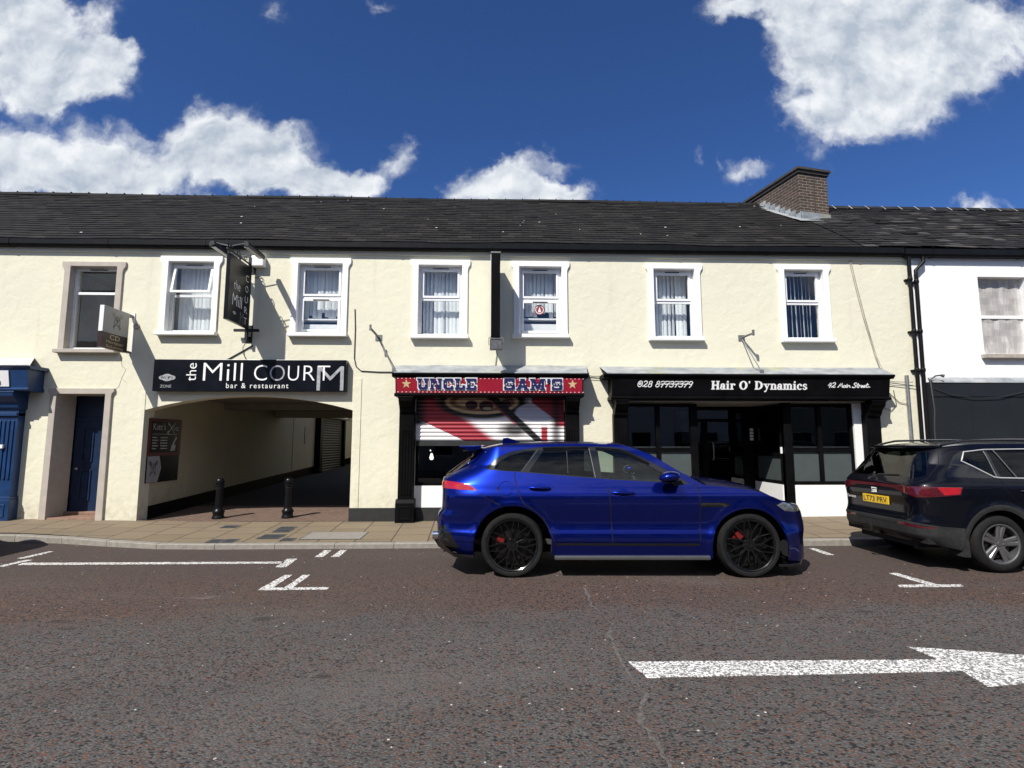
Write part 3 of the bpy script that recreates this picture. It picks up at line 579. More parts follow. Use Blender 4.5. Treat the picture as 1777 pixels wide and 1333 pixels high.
# ---- windows
def window(parent, w, style='white', open_top=False, trans=.53, blind='pale', low_vent=False, seed=0, surround=True, blind_bottom=0., sticker=False):
    xl, xr, zb, zt = w; rnd = random.Random(seed); trim = M['taupe'] if style == 'taupe' else M['white_trim']
    m = MB(); t = .055; y0, y1 = .10, .165; zm = zb+(zt-zb)*trans
    m.plate(rect(xl, xr, zb, zt), [rect(xl+t, xr-t, zb+t, zm-.025), rect(xl+t, xr-t, zm+.025, zt-t)], y0, y1, 'y')
    s = .042
    low = rect(xl+t+.003, xr-t-.003, zb+t+.003, zm-.028); up = rect(xl+t+.003, xr-t-.003, zm+.028, zt-t-.003)
    inset = lambda r_, d: rect(r_[0][0]+d, r_[1][0]-d, r_[0][1]+d, r_[2][1]-d)
    if low_vent or style != 'taupe': m.plate(up, [inset(up, s)], y0-.018, y0+.03, 'y') if not open_top else None
    if low_vent: m.plate(low, [inset(low, s)], y0-.018, y0+.03, 'y')
    m.box(xl+.02, xr-.02, y0-.02, y0-.001, zb+.004, zb+.03)
    fr = m.build('window', M['upvc'], parent)
    mv = MB(); mv.box(xl+.28, xr-.28, y0-.016, y0+.002, zt-.047, zt-.033); mv.build('trickle_vent', M['cable'], fr)
    if low_vent: mv = MB(); mv.box(xl+.28, xr-.28, y0-.03, y0-.019, zm-.055, zm-.043); mv.build('trickle_vent', M['cable'], fr)
    lo_g = inset(low, s) if low_vent else low; up_g = inset(up, s)
    g = MB(); g.quad(*[(p[0], .135, p[1]) for p in lo_g])
    if not open_top: g.quad(*[(p[0], .125, p[1]) for p in up_g])
    g.build('pane', M['glass'], fr, recalc=False)
    if open_top:
        h = up[2][1]-up[0][1]; sw = MB(); sw.plate([(a, b-up[2][1]) for a, b in up], [[(a, b-up[2][1]) for a, b in inset(up, s)]], -.024, .024, 'y')
        so_ = sw.build('opening_sash', M['upvc'], fr); gg = MB(); gg.quad(*[(p[0], 0, p[1]-up[2][1]) for p in inset(up, s)]); gp = gg.build('sash_pane', M['glass'], fr, recalc=False)
        for o in (so_, gp): o.location = (0, y0+.002, up[2][1]); o.rotation_euler = (R(-11), 0, 0)
    if surround:
        b = .115; e = .052
        zE = zt+.11 if style != 'taupe' else zt+.095
        ear = lambda sx, x: [(x+sx*(b+e), zE), (x+sx*(b+e), zE-.085), (x+sx*(b+e*.75), zE-.12), (x+sx*(b+e*.35), zE-.145), (x+sx*(b+.0), zE-.20)]
        L_ = ear(-1, xl); Rr = ear(1, xr)
        outer = L_+[(xl-b, zb), (xr+b, zb)]+Rr[::-1]
        sm = MB(); sm.plate(outer, [rect(xl, xr, zb+.001, zt)] if False else [], -.035, -.034, 'y') if False else None
        poly_ = L_+[(xl-b, zb), (xl, zb), (xl, zt), (xr, zt), (xr, zb), (xr+b, zb)]+Rr[::-1]
        sm.plate(poly_, (), -.038, .099, 'y'); sm.build('surround', trim, fr, bevel=.006)
        sl = MB(); sl.box(xl-b-.025, xr+b+.025, -.125, .098, zb-.075, zb-.002); sl.build('sill', trim, fr, bevel=.008)
    # vertical-slat blind: slats hang from a rail, each turned a little differently
    bm_ = MB(); n = int((xr-xl-.06)/.082); yb = .34; bot = zb+.02+blind_bottom; ang0 = 20 if blind == 'pale' else 58
    for i in range(n):
        cx = xl+.05+(i+.5)*(xr-xl-.1)/n; a = R(ang0+rnd.uniform(-16, 16)); hw = .044; z0 = bot+rnd.uniform(0, .05)*(1 if rnd.random() < .8 else 3); sway = rnd.uniform(-.015, .015)
        dx, dy = math.cos(a)*hw, math.sin(a)*hw
        bm_.add([(cx-dx+sway, yb-dy, z0), (cx+sway, yb-.006, z0), (cx+dx+sway, yb+dy, z0), (cx-dx, yb-dy, zt+.02), (cx, yb-.006, zt+.02), (cx+dx, yb+dy, zt+.02)], [(0, 1, 4, 3), (1, 2, 5, 4)])
    bm_.build('blind', M['blind'], fr, recalc=False)
    if blind_bottom > .1:
        k = MB(); k.box(xl+.02, xr-.02, .17, .40, zb+blind_bottom-.05, zb+blind_bottom-.02); k.build('window_board', M['white_box'], fr); k = MB(); k.box(xl+.062, xr-.062, .215, .235, zb+.05, zb+blind_bottom-.13); k.build('window_board', M['white_box'], fr)
    if sticker:
        k = MB(); F = frame((0, .131, 0), (1, 0, 0), (0, 0, 1), (0, -1, 0)); cx = (xl+xr)/2-.01; cz = zm-.20
        disc(k, F, cx, cz, .105, .105, .001, 0, 28); k.build('sticker', M['red_decal'], fr, recalc=False)
        k = MB(); ring(k, F, cx, cz, .085, .085, .012, .012, 0, 360, .0025); poly(k, F, [(cx-.03, cz-.05), (cx+.03, cz-.05), (cx+.012, cz+.02), (cx, cz+.06), (cx-.012, cz+.02)], .003); k.build('sticker_emblem', M['sign_white'], fr, recalc=False)
    return fr
wn = [window(house, WINS[0], 'taupe', trans=.66, seed=1), window(house, WINS[1], 'taupe', trans=.69, seed=2, blind='none' if False else 'pale'),
 window(house, WINS[2], open_top=True, seed=3), window(house, WINS[3], seed=4, low_vent=True, blind_bottom=.36), window(house, WINS[4], seed=5),
 window(house, WINS[5], seed=6, low_vent=True, blind_bottom=.40, sticker=True), window(house, WINS[6], seed=7), window(house, WINS[7], seed=8, blind='stripe')]
wn[1]['label'] = 'tall window with taupe surround above the navy door'; wn[2]['label'] = 'window with its top sash tilted open'
for o in list(wn[1].children)+list(wn[0].children):
    if o.name.startswith('blind'): bpy.data.objects.remove(o)
# ---- navy door in its deep recess
m = MB(); m.plate([(-8.63, 2.685), (-8.63, 2.615), (-8.60, 2.59), (-8.585, 2.54), (-8.60, .16), (-8.47, .16), (-8.47, 2.575), (-7.55, 2.575), (-7.55, .16), (-7.42, .16), (-7.435, 2.54), (-7.42, 2.59), (-7.39, 2.615), (-7.39, 2.685)], (), -.045, .47, 'y')
ds = m.build('door_surround', M['taupe'], house, bevel=.006)
m = MB(); m.box(-8.47, -7.55, -.02, .60, .05, .225); m.box(-8.469, -7.551, .38, .62, .226, .285); m.build('door_step', M['tile_red'], house, bevel=.008)
m = MB(); F = None
m.box(-8.47, -7.55, .50, .56, .27, 2.57)
dr = m.build('front_door', M['navy_door'], house)
m = MB()
for (a, b, c, d) in ((-8.30, -8.08, .50, 1.10), (-7.94, -7.72, .50, 1.10), (-8.30, -8.08, 1.25, 1.95), (-7.94, -7.72, 1.25, 1.95)):
    m.plate(rect(a, b, c, d), [rect(a+.03, b-.03, c+.03, d-.03)], .480, .505, 'y'); m.box(a+.05, b-.05, .487, .503, c+.05, d-.05)
m.plate(rect(-8.47, -7.55, 2.06, 2.14), (), .485, .503, 'y'); m.build('door_panel', M['navy_door'], dr, bevel=.004)
m = MB(); m.lathe([(0, -.06), (.022, -.055), (.03, -.04), (.025, -.02), (.012, -.012), (.012, .01)], (-8.36, .50, 1.12), 14, 'y'); m.build('door_knob', M['metal'], dr, smooth=True)
m = MB(); m.box(-7.71, -7.655, .455, .499, 1.36, 1.53); m.build('key_safe', M['white_box'], dr, bevel=.004)
# ---- chimney on the ridge, turned with the party wall
CH = Matrix.Translation((7.50, 1.80, 0)) @ Matrix.Rotation(R(12.5), 4, 'Z')
def chx(o): o.matrix_local = CH; return o
m = MB(); m.plate([(0, 6.9), (0.86, 6.9), (.86, 8.31), (0, 8.31)], (), 0, .06, 'y'); m.box(.0, .86, .061, 2.3, 6.9, 8.31)
for f_i in range(len(m.f)): pass
chim = chx(m.build('chimney', [M['chimney'], M['chimney_side']], roofA))
for p in chim.data.polygons:
    if abs(p.normal.x) > .7: p.material_index = 1
m = MB(); m.box(-.035, .895, -.035, 2.34, 8.311, 8.385); m.box(-.07, .93, -.07, 2.38, 8.386, 8.445); m.build('chimney_cap', pm('sooty_cap_brick', (.05, .043, .038), .9, var=.3, bump=.4), chim)
m = MB(); zf = 7.02
m.box(-.02, .88, -.03, -.002, 7.0, 7.30)
n = 8
for i in range(n):
    y0 = i*.17; m.box(-.022, -.002, y0-.03, y0+.17, 7.0, 7.28+y0*.70)
m.quad((-.22, -.10, 7.035), (-.02, -.10, 7.05), (-.02, 1.5, 8.14), (-.22, 1.5, 8.10)); m.quad((-.22, -.22, 6.955), (.95, -.22, 7.06), (.95, -.02, 7.2), (-.22, -.02, 7.1))
m.build('lead_flashing', M['lead'], chim)
m = MB(); m.box(.44, .455, -.012, .001, 7.3, 8.3); m.build('mortar_joint', pm('dark_mortar', (.05, .045, .04), .9), chim)

# ================================================================ white neighbour
neigh = thing('white_building', 'two-storey white rendered building at the right with plastic-sheeted window', 'building', (XE, 0, 0))
neigh.location = (0, 0, 0)
WN = (10.10, 11.15, 3.45, 5.10)
m = MB(); m.plate(rect(XE+.004, 16, -.1, 5.60), [rect(*WN)], -.004, .30, 'y')
m.build('wall', M['white_wall'], neigh)
m = MB(); m.box(XE+.02, 16, .301, 6.6, 2.72, 2.9); m.box(XE+.02, 16, 6.6, 6.8, 0, 5.5); m.box(15.8, 16, .301, 6.6, 2.9, 5.5); m.box(XE+.02, 16, .301, 6.6, 5.35, 5.5); m.box(XE+.02, XE+.2, .301, 6.6, 2.9, 5.35); m.build('inner_shell', M['room'], neigh)
RB = slates('roof', XS, 16, 'slate_b', .30, .165, .012, 5, neigh, y1=2.95, zoff=.012)
m = MB(); x = XS+.55
k = 0
while x < 16:
    zt = roof_z(2.95)+.03
    m.add([(x, 2.95-.14, zt-.08), (x+.43, 2.95-.14, zt-.08), (x+.43, 2.95, zt+.05), (x, 2.95, zt+.05), (x, 2.95+.14, zt-.08), (x+.43, 2.95+.14, zt-.08)], [(0, 1, 2, 3), (3, 2, 5, 4)])
    x += .455
m.build('ridge_tile', M['slate_b'], neigh)['kind'] = 'stuff'
m = MB(); x = XS+.55+.43
while x < 16: zt = roof_z(2.95)+.03; m.add([(x, 2.95-.16, zt-.10), (x+.03, 2.95-.16, zt-.10), (x+.03, 2.95, zt+.065), (x, 2.95, zt+.065)], [(0, 1, 2, 3)]); x += .455
m.build('ridge_mortar', M['lead'], neigh)['kind'] = 'stuff'
gutter(8.48, 16, neigh, 5.585)
downpipe(8.715, neigh, 8.665, z1=5.45, swan=.17)
m = MB(); xl, xr, zb, zt = WN; zm = 4.27
m.plate(rect(xl, xr, zb, zt), [rect(xl+.05, xr-.05, zb+.05, zm-.03), rect(xl+.05, xr-.05, zm+.03, zt-.05)], .17, .23, 'y'); wf = m.build('window', M['upvc'], neigh)
m = MB(); n = 18
for i in range(n):
    for j in range(12):
        f = lambda i, j: (xl+.01+(xr-xl-.02)*i/n, .15+.012*math.sin(i*1.3+j*.8)+.008*math.sin(j*2.1-i*.5), zb+.01+(zt-zb-.02)*j/12)
        m.quad(f(i, j), f(i+1, j), f(i+1, j+1), f(i, j+1))
m.build('plastic_sheet', M['poly'], wf, smooth=True, recalc=False, ang=180)
m = MB(); m.box(xl, xr, .130, .139, zm-.035, zm+.035); m.build('batten', M['white_box'], wf)
m = MB(); m.box(xl-.08, xr+.08, -.11, .16, zb-.09, zb-.002); m.build('sill', M['stone_sill'], wf, bevel=.01)

# ================================================================ shopfronts
def lead_top(mb, x0, x1, zc, zw, d, ex=.06):
    n = max(2, int((x1-x0)/.6))
    for i in range(n):
        a = x0+(x1-x0)*i/n; b = x0+(x1-x0)*(i+1)/n; k = random.uniform(-.006, .006)
        ea = -ex if i == 0 else 0; eb = ex if i == n-1 else 0
        mb.quad((a, -d, zc), (b, -d, zc), (b+eb, -.006, zw+k), (a+ea, -.006, zw+k)); mb.quad((a, -d, zc-.02), (b, -d, zc-.02), (b, -d, zc), (a, -d, zc))
def pilaster(parent, x0, x1, z0, z1, zbase, mat, y=-.15):
    m = MB(); m.box(x0, x1, y, .02, zbase, z1)
    w = (x1-x0); k = 4
    for i in range(k):
        a = x0+.035+(w-.07)*i/k; m.box(a+.008, a+(w-.07)/k-.008, y-.012, y+.001, zbase+.12, z1-.35)
    m.box(x0-.035, x1+.035, y-.045, .02, z0, zbase-.03); m.plate([(y-.045, zbase-.03), (y-.012, zbase+.04), (.02, zbase+.04), (.02, zbase-.03)], (), x0-.034, x1+.034, 'x')
    m.plate(rect(x0+.02, x1-.02, z0+.06, zbase-.09), [rect(x0+.05, x1-.05, z0+.09, zbase-.12)], y-.055, y-.044, 'y')
    return m.build('pilaster', M[mat], parent, bevel=.004)
def console(parent, x0, x1, z0, z1, mat):
    m = MB(); prof = [(.02, z1), (-.34, z1), (-.35, z1-.04), (-.34, z1-.09), (-.29, z1-.15), (-.235, z1-.20), (-.215, z1-.25), (-.20, z0+.03), (-.165, z0), (.02, z0)]
    m.plate(prof, (), x0+.01, x1-.01, 'x'); m.box(x0-.01, x1+.01, -.36, .02, z1-.03, z1-.002)
    return m.build('console_bracket', M[mat], parent, bevel=.006)
def fascia(parent, x0, x1, cx0, cx1, zb, zt, zc, mat):
    m = MB(); m.plate([(.02, zb), (-.34, zb), (-.40, zt), (.02, zt)], (), x0, x1, 'x')
    m.plate([(.02, zt), (-.405, zt), (-.42, zt+.02), (-.45, zt+.045), (-.45, zc), (.02, zc)], (), cx0, cx1, 'x')
    m.plate([(.02, zb-.055), (-.345, zb-.055), (-.37, zb-.035), (-.37, zb-.01), (-.338, zb+.01), (.02, zb+.01)], (), x0-.02, x1+.02, 'x')
    return m.build('fascia', M[mat], parent, bevel=.004)
def fascia_frame(zb, zt):
    U = Vector((0, -.06, zt-zb)); h = U.length; U.normalize(); N_ = Vector((0, U.z*-1, U.y)); return frame((0, -.34, zb), (1, 0, 0), U, N_), h
# ---- takeaway with painted shutter
uncle = thing('shopfront', 'black shopfront with red star-spangled fascia and painted roller shutter', 'shopfront', (0, 0, 0), group='shopfronts along the street')
fascia(uncle, -1.91, 1.70, -1.97, 1.80, 2.575, 2.885, 2.965, 'black_wood')
m = MB(); lead_top(m, -1.93, 1.77, 2.972, 3.17, .45); m.build('lead_flashing', M['lead'], uncle)
pilaster(uncle, -1.86, -1.57, .12, 2.25, .52, 'black_wood'); pilaster(uncle, 1.37, 1.65, .14, 2.25, .52, 'black_wood')
console(uncle, -1.86, -1.57, 2.21, 2.52, 'black_wood'); console(uncle, 1.37, 1.65, 2.21, 2.52, 'black_wood')
F, h = fascia_frame(2.575, 2.885)
m = MB(); m.add([F(-1.89, .012, .004), F(1.68, .012, .004), F(1.68, h-.012, .004), F(-1.89, h-.012, .004)], [(0, 1, 2, 3)]); sb = m.build('sign_board', M['red_sign'], uncle, recalc=False)
# slab letters: each a set of bars; white first (fatter), navy on top
def q4(*p): return list(p)
def bar(x0, y0, x1, y1): return [(x0, y0), (x1, y0), (x1, y1), (x0, y1)]
SLAB = {
 'U': (.95, [bar(.10,.14,.34,1), bar(.58,.14,.82,1), bar(.16,0,.76,.24), bar(.02,.84,.42,1), bar(.50,.84,.92,1)]),
 'N': (1.0, [bar(.08,0,.30,1), bar(.66,0,.88,1), [(.08,1),(.36,1),(.88,0),(.62,0)], bar(.0,0,.38,.15), bar(.58,.85,.96,1), bar(.0,.85,.3,1)]),
 'C': (.90, [bar(.03,.14,.30,.86), bar(.12,0,.74,.22), bar(.12,.78,.74,1), bar(.58,.60,.80,.98), bar(.58,.04,.80,.34)]),
 'L': (.84, [bar(.08,0,.34,1), bar(0,0,.78,.22), bar(.0,.85,.44,1), bar(.56,0,.78,.42)]),
 'E': (.88, [bar(.08,0,.34,1), bar(0,0,.80,.20), bar(0,.80,.80,1), bar(.2,.42,.62,.60), bar(.60,0,.80,.36), bar(.60,.66,.80,1)]),
 'S': (.86, [bar(.08,.80,.74,1), bar(.06,.40,.76,.60), bar(.06,0,.72,.20), bar(.02,.46,.28,.94), bar(.54,.06,.80,.54), bar(.58,.66,.78,.98), bar(.02,.02,.22,.34)]),
 'A': (1.0, [[(.06,0),(.30,0),(.62,1),(.38,1)], [(.64,0),(.90,0),(.60,1),(.40,1)], bar(.28,.24,.68,.42), bar(.0,0,.38,.15), bar(.56,0,.96,.15), bar(.30,.86,.66,1)]),
 'M': (1.18, [bar(.10,0,.32,1), bar(.80,0,1.02,1), [(.10,1),(.36,1),(.66,.1),(.46,.1)], [(1.02,1),(.76,1),(.46,.1),(.66,.1)], bar(.0,0,.42,.15), bar(.70,0,1.12,.15), bar(0,.86,.34,1), bar(.78,.86,1.12,1)]),
 "'": (.36, [[(.06,1),(.30,1),(.30,.8),(.16,.58),(.04,.58)]]),
}
def slab_text(F, body, u0, u1, v0, v1):
    tot = sum(SLAB[c][0] for c in body); sx = (u1-u0)/tot; sy = v1-v0; W_, B_, D_ = MB(), MB(), MB(); u = u0; k = 0
    for c in body:
        adv, ps = SLAB[c]
        for p in ps:
            k += 1; pts = [(u+a*sx, v0+b*sy) for a, b in p]; cx = sum(q[0] for q in pts)/len(pts); cy = sum(q[1] for q in pts)/len(pts); pd = .017
            def grow(q, d):
                return (q[0]+(d if q[0] > cx else -d), q[1]+(d if q[1] > cy else -d))
            poly(W_, F, [grow(q, pd) for q in pts], .007+k*.00015); poly(B_, F, [grow(q, -.003) for q in pts], .019+k*.00015)
        if c != "'":
            for t in (.2, .45, .7): star(D_, F, u+adv*sx*t*.95+.01, v0+sy*(.5+.02*math.sin(t*9)), .017, .0295)
        u += adv*sx
    return W_, B_, D_
mw, mn, md = MB(), MB(), MB()
for body, a, b in (('UNCLE', -1.50, -.34), ("SAM'S", .16, 1.31)):
    W_, B_, D_ = slab_text(F, body, a, b, .075, .295)
    for dst, src in ((mw, W_), (mn, B_), (md, D_)):
        n0 = len(dst.v); dst.v += src.v; dst.f += [tuple(i+n0 for i in f) for f in src.f]; dst.m += src.m; dst.a += src.a
for i in range(46):
    u = -1.86+i*.079; disc(mw, F, u, .030, .014, .008, .0075+i*1e-5, 0, 8); disc(mw, F, u, h-.026, .012, .007, .0075+i*1e-5, 0, 8)
mw.build('letter_outline', M['sign_white'], sb, recalc=False); mn.build('lettering', M['navy_letter'], sb, recalc=False); md.build('letter_stars', M['sign_white'], sb, recalc=False)
m = MB(); star(m, F, -1.70, .185, .095, .008); star(m, F, 1.49, .185, .095, .008); m.build('star', M['gold'], sb, recalc=False)
def mural():
    k = NT('painted_shutter'); x, y, z = k.xyz(); m_ = k.math
    nz = m_('MULTIPLY', m_('SUBTRACT', k.noise(3.5, 4, .55), .5), .22)
    def line(x0, z0, x1, z1, soft):  # 1 above the line
        s = (z1-z0)/(x1-x0); d = m_('SUBTRACT', z, m_('ADD', m_('MULTIPLY', m_('SUBTRACT', x, x0), s), z0)); return k.step(d, -soft, soft)
    def ell(cx, cz, rx, rz, a, b):
        d = m_('SQRT', m_('ADD', m_('POWER', m_('DIVIDE', m_('SUBTRACT', x, cx), rx), 2), m_('POWER', m_('DIVIDE', m_('SUBTRACT', z, cz), rz), 2))); return k.step(d, b, a)
    up = k.step(z, 1.95, 2.03)
    white, red, black, cream = (.78, .76, .76), (.30, .025, .04), (.010, .010, .011), (.55, .40, .22)
    c = white
    a1 = line(-1.55, 2.11, -.60, 1.67, .006); b1 = m_('SUBTRACT', 1, line(-1.0, 2.42, .02, 1.67, .10))
    c = k.mix(m_('MULTIPLY', a1, b1), c, red)
    sm = k.step(m_('ADD', m_('MULTIPLY', m_('SUBTRACT', 1, ell(.35, 1.9, .42, .26, .3, 1.1)), -1), 1), 0, 1)
    c = k.mix(m_('MULTIPLY', ell(m_('ADD', nz, .38), 1.90, .40, .22, .25, 1.05), .93), c, black)
    c = k.mix(ell(-.26, 2.44, 1.0, .37, .80, 1.0), c, black)
    c = k.mix(ell(-.26, 2.44, .74, .25, .93, 1.03), c, cream)
    c = k.mix(m_('MULTIPLY', ell(-.26, 2.44, .66, .19, .93, 1.03), m_('SUBTRACT', 1, ell(-.26, 2.44, .52, .13, .9, 1.1))), c, (.20, .10, .05))
    for (cx, cz, r) in ((-.47, 2.38, .13), (-.18, 2.36, .15), (.2, 2.40, .12)): c = k.mix(ell(cx, cz, r, r*.75, .85, 1.05), c, (.045, .014, .018))
    c = k.mix(ell(-.16, 2.31, .09, .035, .8, 1.1), c, (.35, .33, .22))
    # pale shoulder, dark lapel and red panel at the right
    c = k.mix(ell(.85, 2.24, .48, .20, .85, 1.0), c, (.50, .50, .58))
    st = m_('MULTIPLY', line(.30, 2.11, .78, 1.67, .02), m_('SUBTRACT', 1, line(.46, 2.14, .96, 1.67, .02))); c = k.mix(st, c, black)
    st = m_('MULTIPLY', line(.26, 2.11, .74, 1.67, .02), m_('SUBTRACT', 1, line(.30, 2.11, .78, 1.67, .01))); c = k.mix(m_('MULTIPLY', st, up), c, red)
    rr = m_('MULTIPLY', line(.72, 2.44, 1.18, 2.10, .012), k.step(x, .70, .74)); c = k.mix(rr, c, red)
    c = k.mix(m_('MULTIPLY', k.step(x, 1.16, 1.22), k.step(z, 1.93, 1.98)), c, red)
    c = k.mix(m_('MULTIPLY', m_('MULTIPLY', k.step(x, .90, .93), k.step(x, 1.05, 1.02)), k.step(z, 2.0, 1.9)), c, red)
    c = k.mix(m_('MULTIPLY', m_('MULTIPLY', k.step(x, 1.06, 1.2), k.step(x, 1.36, 1.22)), .8), c, black)
    c = k.mix(m_('MULTIPLY', k.step(x, -1.30, -1.50), up), c, black)
    k.color(c); k.rough(.38); return k.m
m = MB(); z = 1.675
prof = []
while z < 2.52:
    for t in range(7): u = t/7; prof.append((.012-.018*math.sin(math.pi*min(1, u/.86)) if u < .86 else .021, z+u*.0765))
    z += .0765
for (y0, z0), (y1, z1) in zip(prof, prof[1:]): m.quad((-1.555, y0, z0), (1.365, y0, z0), (1.365, y1, z1), (-1.555, y1, z1))
m.build('roller_shutter', mural(), uncle, recalc=False)
m = MB(); m.box(-1.555, 1.365, -.02, .04, 1.575, 1.672); m.build('shutter_rail', M['black_plinth'], uncle)
m = MB(); m.plate(rect(-1.57, 1.37, .80, 1.60), [rect(-1.51, -.1, .87, 1.58), rect(-.04, 1.31, .87, 1.58)], .085, .15, 'y'); wf = m.build('window', M['black_wood'], uncle)
m = MB(); m.quad((-1.52, .12, .86), (1.32, .12, .86), (1.32, .12, 1.6), (-1.52, .12, 1.6)); m.build('pane', M['glass_dark'], wf, recalc=False)
m = MB(); m.box(-1.57, 1.37, .05, .30, .385, .80); m.build('stall_riser', M['white_trim'], uncle)
m = MB(); m.box(-1.568, 1.368, .03, .30, .05, .384); m.build('shop_plinth', M['black_plinth'], uncle)
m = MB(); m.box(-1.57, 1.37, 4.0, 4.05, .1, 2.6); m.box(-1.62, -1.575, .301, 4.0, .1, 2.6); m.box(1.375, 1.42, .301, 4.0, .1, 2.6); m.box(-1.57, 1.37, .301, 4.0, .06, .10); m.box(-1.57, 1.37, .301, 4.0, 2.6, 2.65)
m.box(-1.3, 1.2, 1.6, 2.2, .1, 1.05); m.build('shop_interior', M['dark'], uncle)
def glintmat(): 
    k = NT('glowing_glint'); k.color((.8, .8, .75)); k.b.inputs['Emission Color'].default_value = (1, .95, .85, 1); k.b.inputs['Emission Strength'].default_value = 2.2; return k.m
m = MB(); m.lathe([(.0, .09), (.02, .085), (.028, .05), (.045, .0), (.035, -.04), (0, -.055)], (-1.33, .75, 1.33), 14); m.lathe([(0, .02), (.018, .0), (0, -.02)], (-1.36, .8, 1.475), 12); m.build('glass_glint', glintmat(), uncle, smooth=True)  # glowing blobs added for a bright reflection in the shop glass

# ---- salon
salon = thing('shopfront', 'wide black salon shopfront with white bold lettering, phone number and open doorway', 'shopfront', (0, 0, 0), group='shopfronts along the street')
fascia(salon, 2.26, 7.76, 2.09, 7.83, 2.525, 2.885, 2.965, 'black_wood')
m = MB(); lead_top(m, 2.15, 7.80, 2.972, 3.155, .45); m.build('lead_flashing', M['lead'], salon)
pilaster(salon, 2.33, 2.60, .14, 2.2, .52, 'black_wood'); pilaster(salon, 7.40, 7.69, .19, 2.2, .56, 'black_wood')
console(salon, 2.33, 2.60, 2.15, 2.47, 'black_wood'); console(salon, 7.40, 7.69, 2.15, 2.47, 'black_wood')
F, h = fascia_frame(2.525, 2.885)
# bold old-style serif, drawn as bars, bowls and brackets (em units)
def serif_text(mb, body, u0, v0, size):
    k = [0]
    def w(): k[0] += 1; return .008+k[0]*.00012
    u = u0
    def B(x0, y0, x1, y1):
        x0 -= .014; x1 += .014; y0 -= .006; y1 += .006
        poly(mb, F, [(u+x0*size, v0+y0*size), (u+x1*size, v0+y0*size), (u+x1*size, v0+y1*size), (u+x0*size, v0+y1*size)], w())
    def Pl(*p): poly(mb, F, [(u+a*size, v0+b*size) for a, b in p], w())
    def O(cx, cy, rx, ry, tx, ty, a0=0, a1=360): ring(mb, F, u+cx*size, v0+cy*size, (rx+.012)*size, (ry+.008)*size, (tx+.026)*size, (ty+.022)*size, a0, a1, w())
    def D(cx, cy, r): disc(mb, F, u+cx*size, v0+cy*size, r*size, r*size, w(), 0, 16)
    for c in body:
        if c == ' ': u += .30*size; continue
        if c == 'H': B(.07,0,.23,.7); B(.46,0,.62,.7); B(.2,.31,.5,.40); [B(a,b,a+.27,b+.065) for a in (.015,.405) for b in (0,.635)]; adv = .72
        elif c == 'a': O(.19,.145,.18,.155,.125,.055); B(.27,.02,.41,.34); O(.23,.33,.18,.165,.13,.06,-8,175); D(.115,.345,.07); B(.3,0,.47,.06); adv = .49
        elif c == 'i': B(.09,.02,.23,.48); B(.02,0,.30,.06); B(.02,.42,.2,.485); D(.155,.63,.085); adv = .335
        elif c == 'r': B(.09,.02,.23,.48); B(.02,0,.31,.06); B(.02,.42,.2,.485); O(.31,.36,.15,.135,.09,.07,60,180); D(.385,.40,.075); adv = .475
        elif c == 'O': O(.35,.35,.34,.36,.175,.07); adv = .74
        elif c == "'": D(.11,.63,.075); Pl((.185,.63),(.15,.54),(.07,.47),(.05,.50),(.11,.56),(.12,.62)); adv = .26
        elif c == 'D': B(.07,0,.24,.7); O(.26,.35,.41,.35,.18,.07,-90,90); B(.015,0,.30,.07); B(.015,.63,.30,.7); adv = .72
        elif c == 'y': Pl((.06,.46),(.24,.46),(.39,.10),(.29,.0)); Pl((.42,.46),(.50,.46),(.25,-.19),(.16,-.17)); B(.0,.42,.29,.485); B(.36,.42,.56,.485); D(.14,-.15,.065); adv = .56
        elif c == 'n': B(.09,.02,.23,.48); B(.02,.42,.2,.485); O(.30,.30,.205,.195,.135,.075,0,150); B(.37,.02,.505,.32); B(.02,0,.29,.06); B(.32,0,.56,.06); adv = .58
        elif c == 'm': B(.09,.02,.23,.48); B(.02,.42,.2,.485); O(.29,.30,.19,.195,.13,.075,0,150); B(.35,.02,.48,.32); O(.56,.30,.19,.195,.13,.075,0,150); B(.62,.02,.75,.32); B(.02,0,.29,.06); B(.31,0,.53,.06); B(.57,0,.81,.06); adv = .83
        elif c == 'c': O(.25,.24,.235,.25,.145,.06,42,320); D(.37,.36,.08); adv = .47
        elif c == 's': O(.215,.355,.175,.135,.12,.06,40,270); O(.215,.135,.19,.14,.125,.06,-140,90); D(.33,.39,.05); D(.085,.09,.055); B(.16,.21,.27,.28); adv = .43
        u += adv*size
    return u
sb2 = MB(); sb2.add([F(2.30, .03, .003), F(7.70, .03, .003), F(7.70, h-.03, .003), F(2.30, h-.03, .003)], [(0, 1, 2, 3)]); sb2 = sb2.build('sign_board', M['black_wood'], salon, recalc=False)
m = MB(); ue = serif_text(m, "Hair O' Dynamics", 0, 0, 1.0); SZ = (6.10-4.20)/ue
m = MB(); serif_text(m, "Hair O' Dynamics", 4.20, .145, SZ); m.build('lettering', M['sign_white'], sb2, recalc=False)
def arcp(cx, cy, rx, ry, a0, a1, n=12): return [(cx+rx*math.cos(R(a0+(a1-a0)*i/n)), cy+ry*math.sin(R(a0+(a1-a0)*i/n))) for i in range(n+1)]
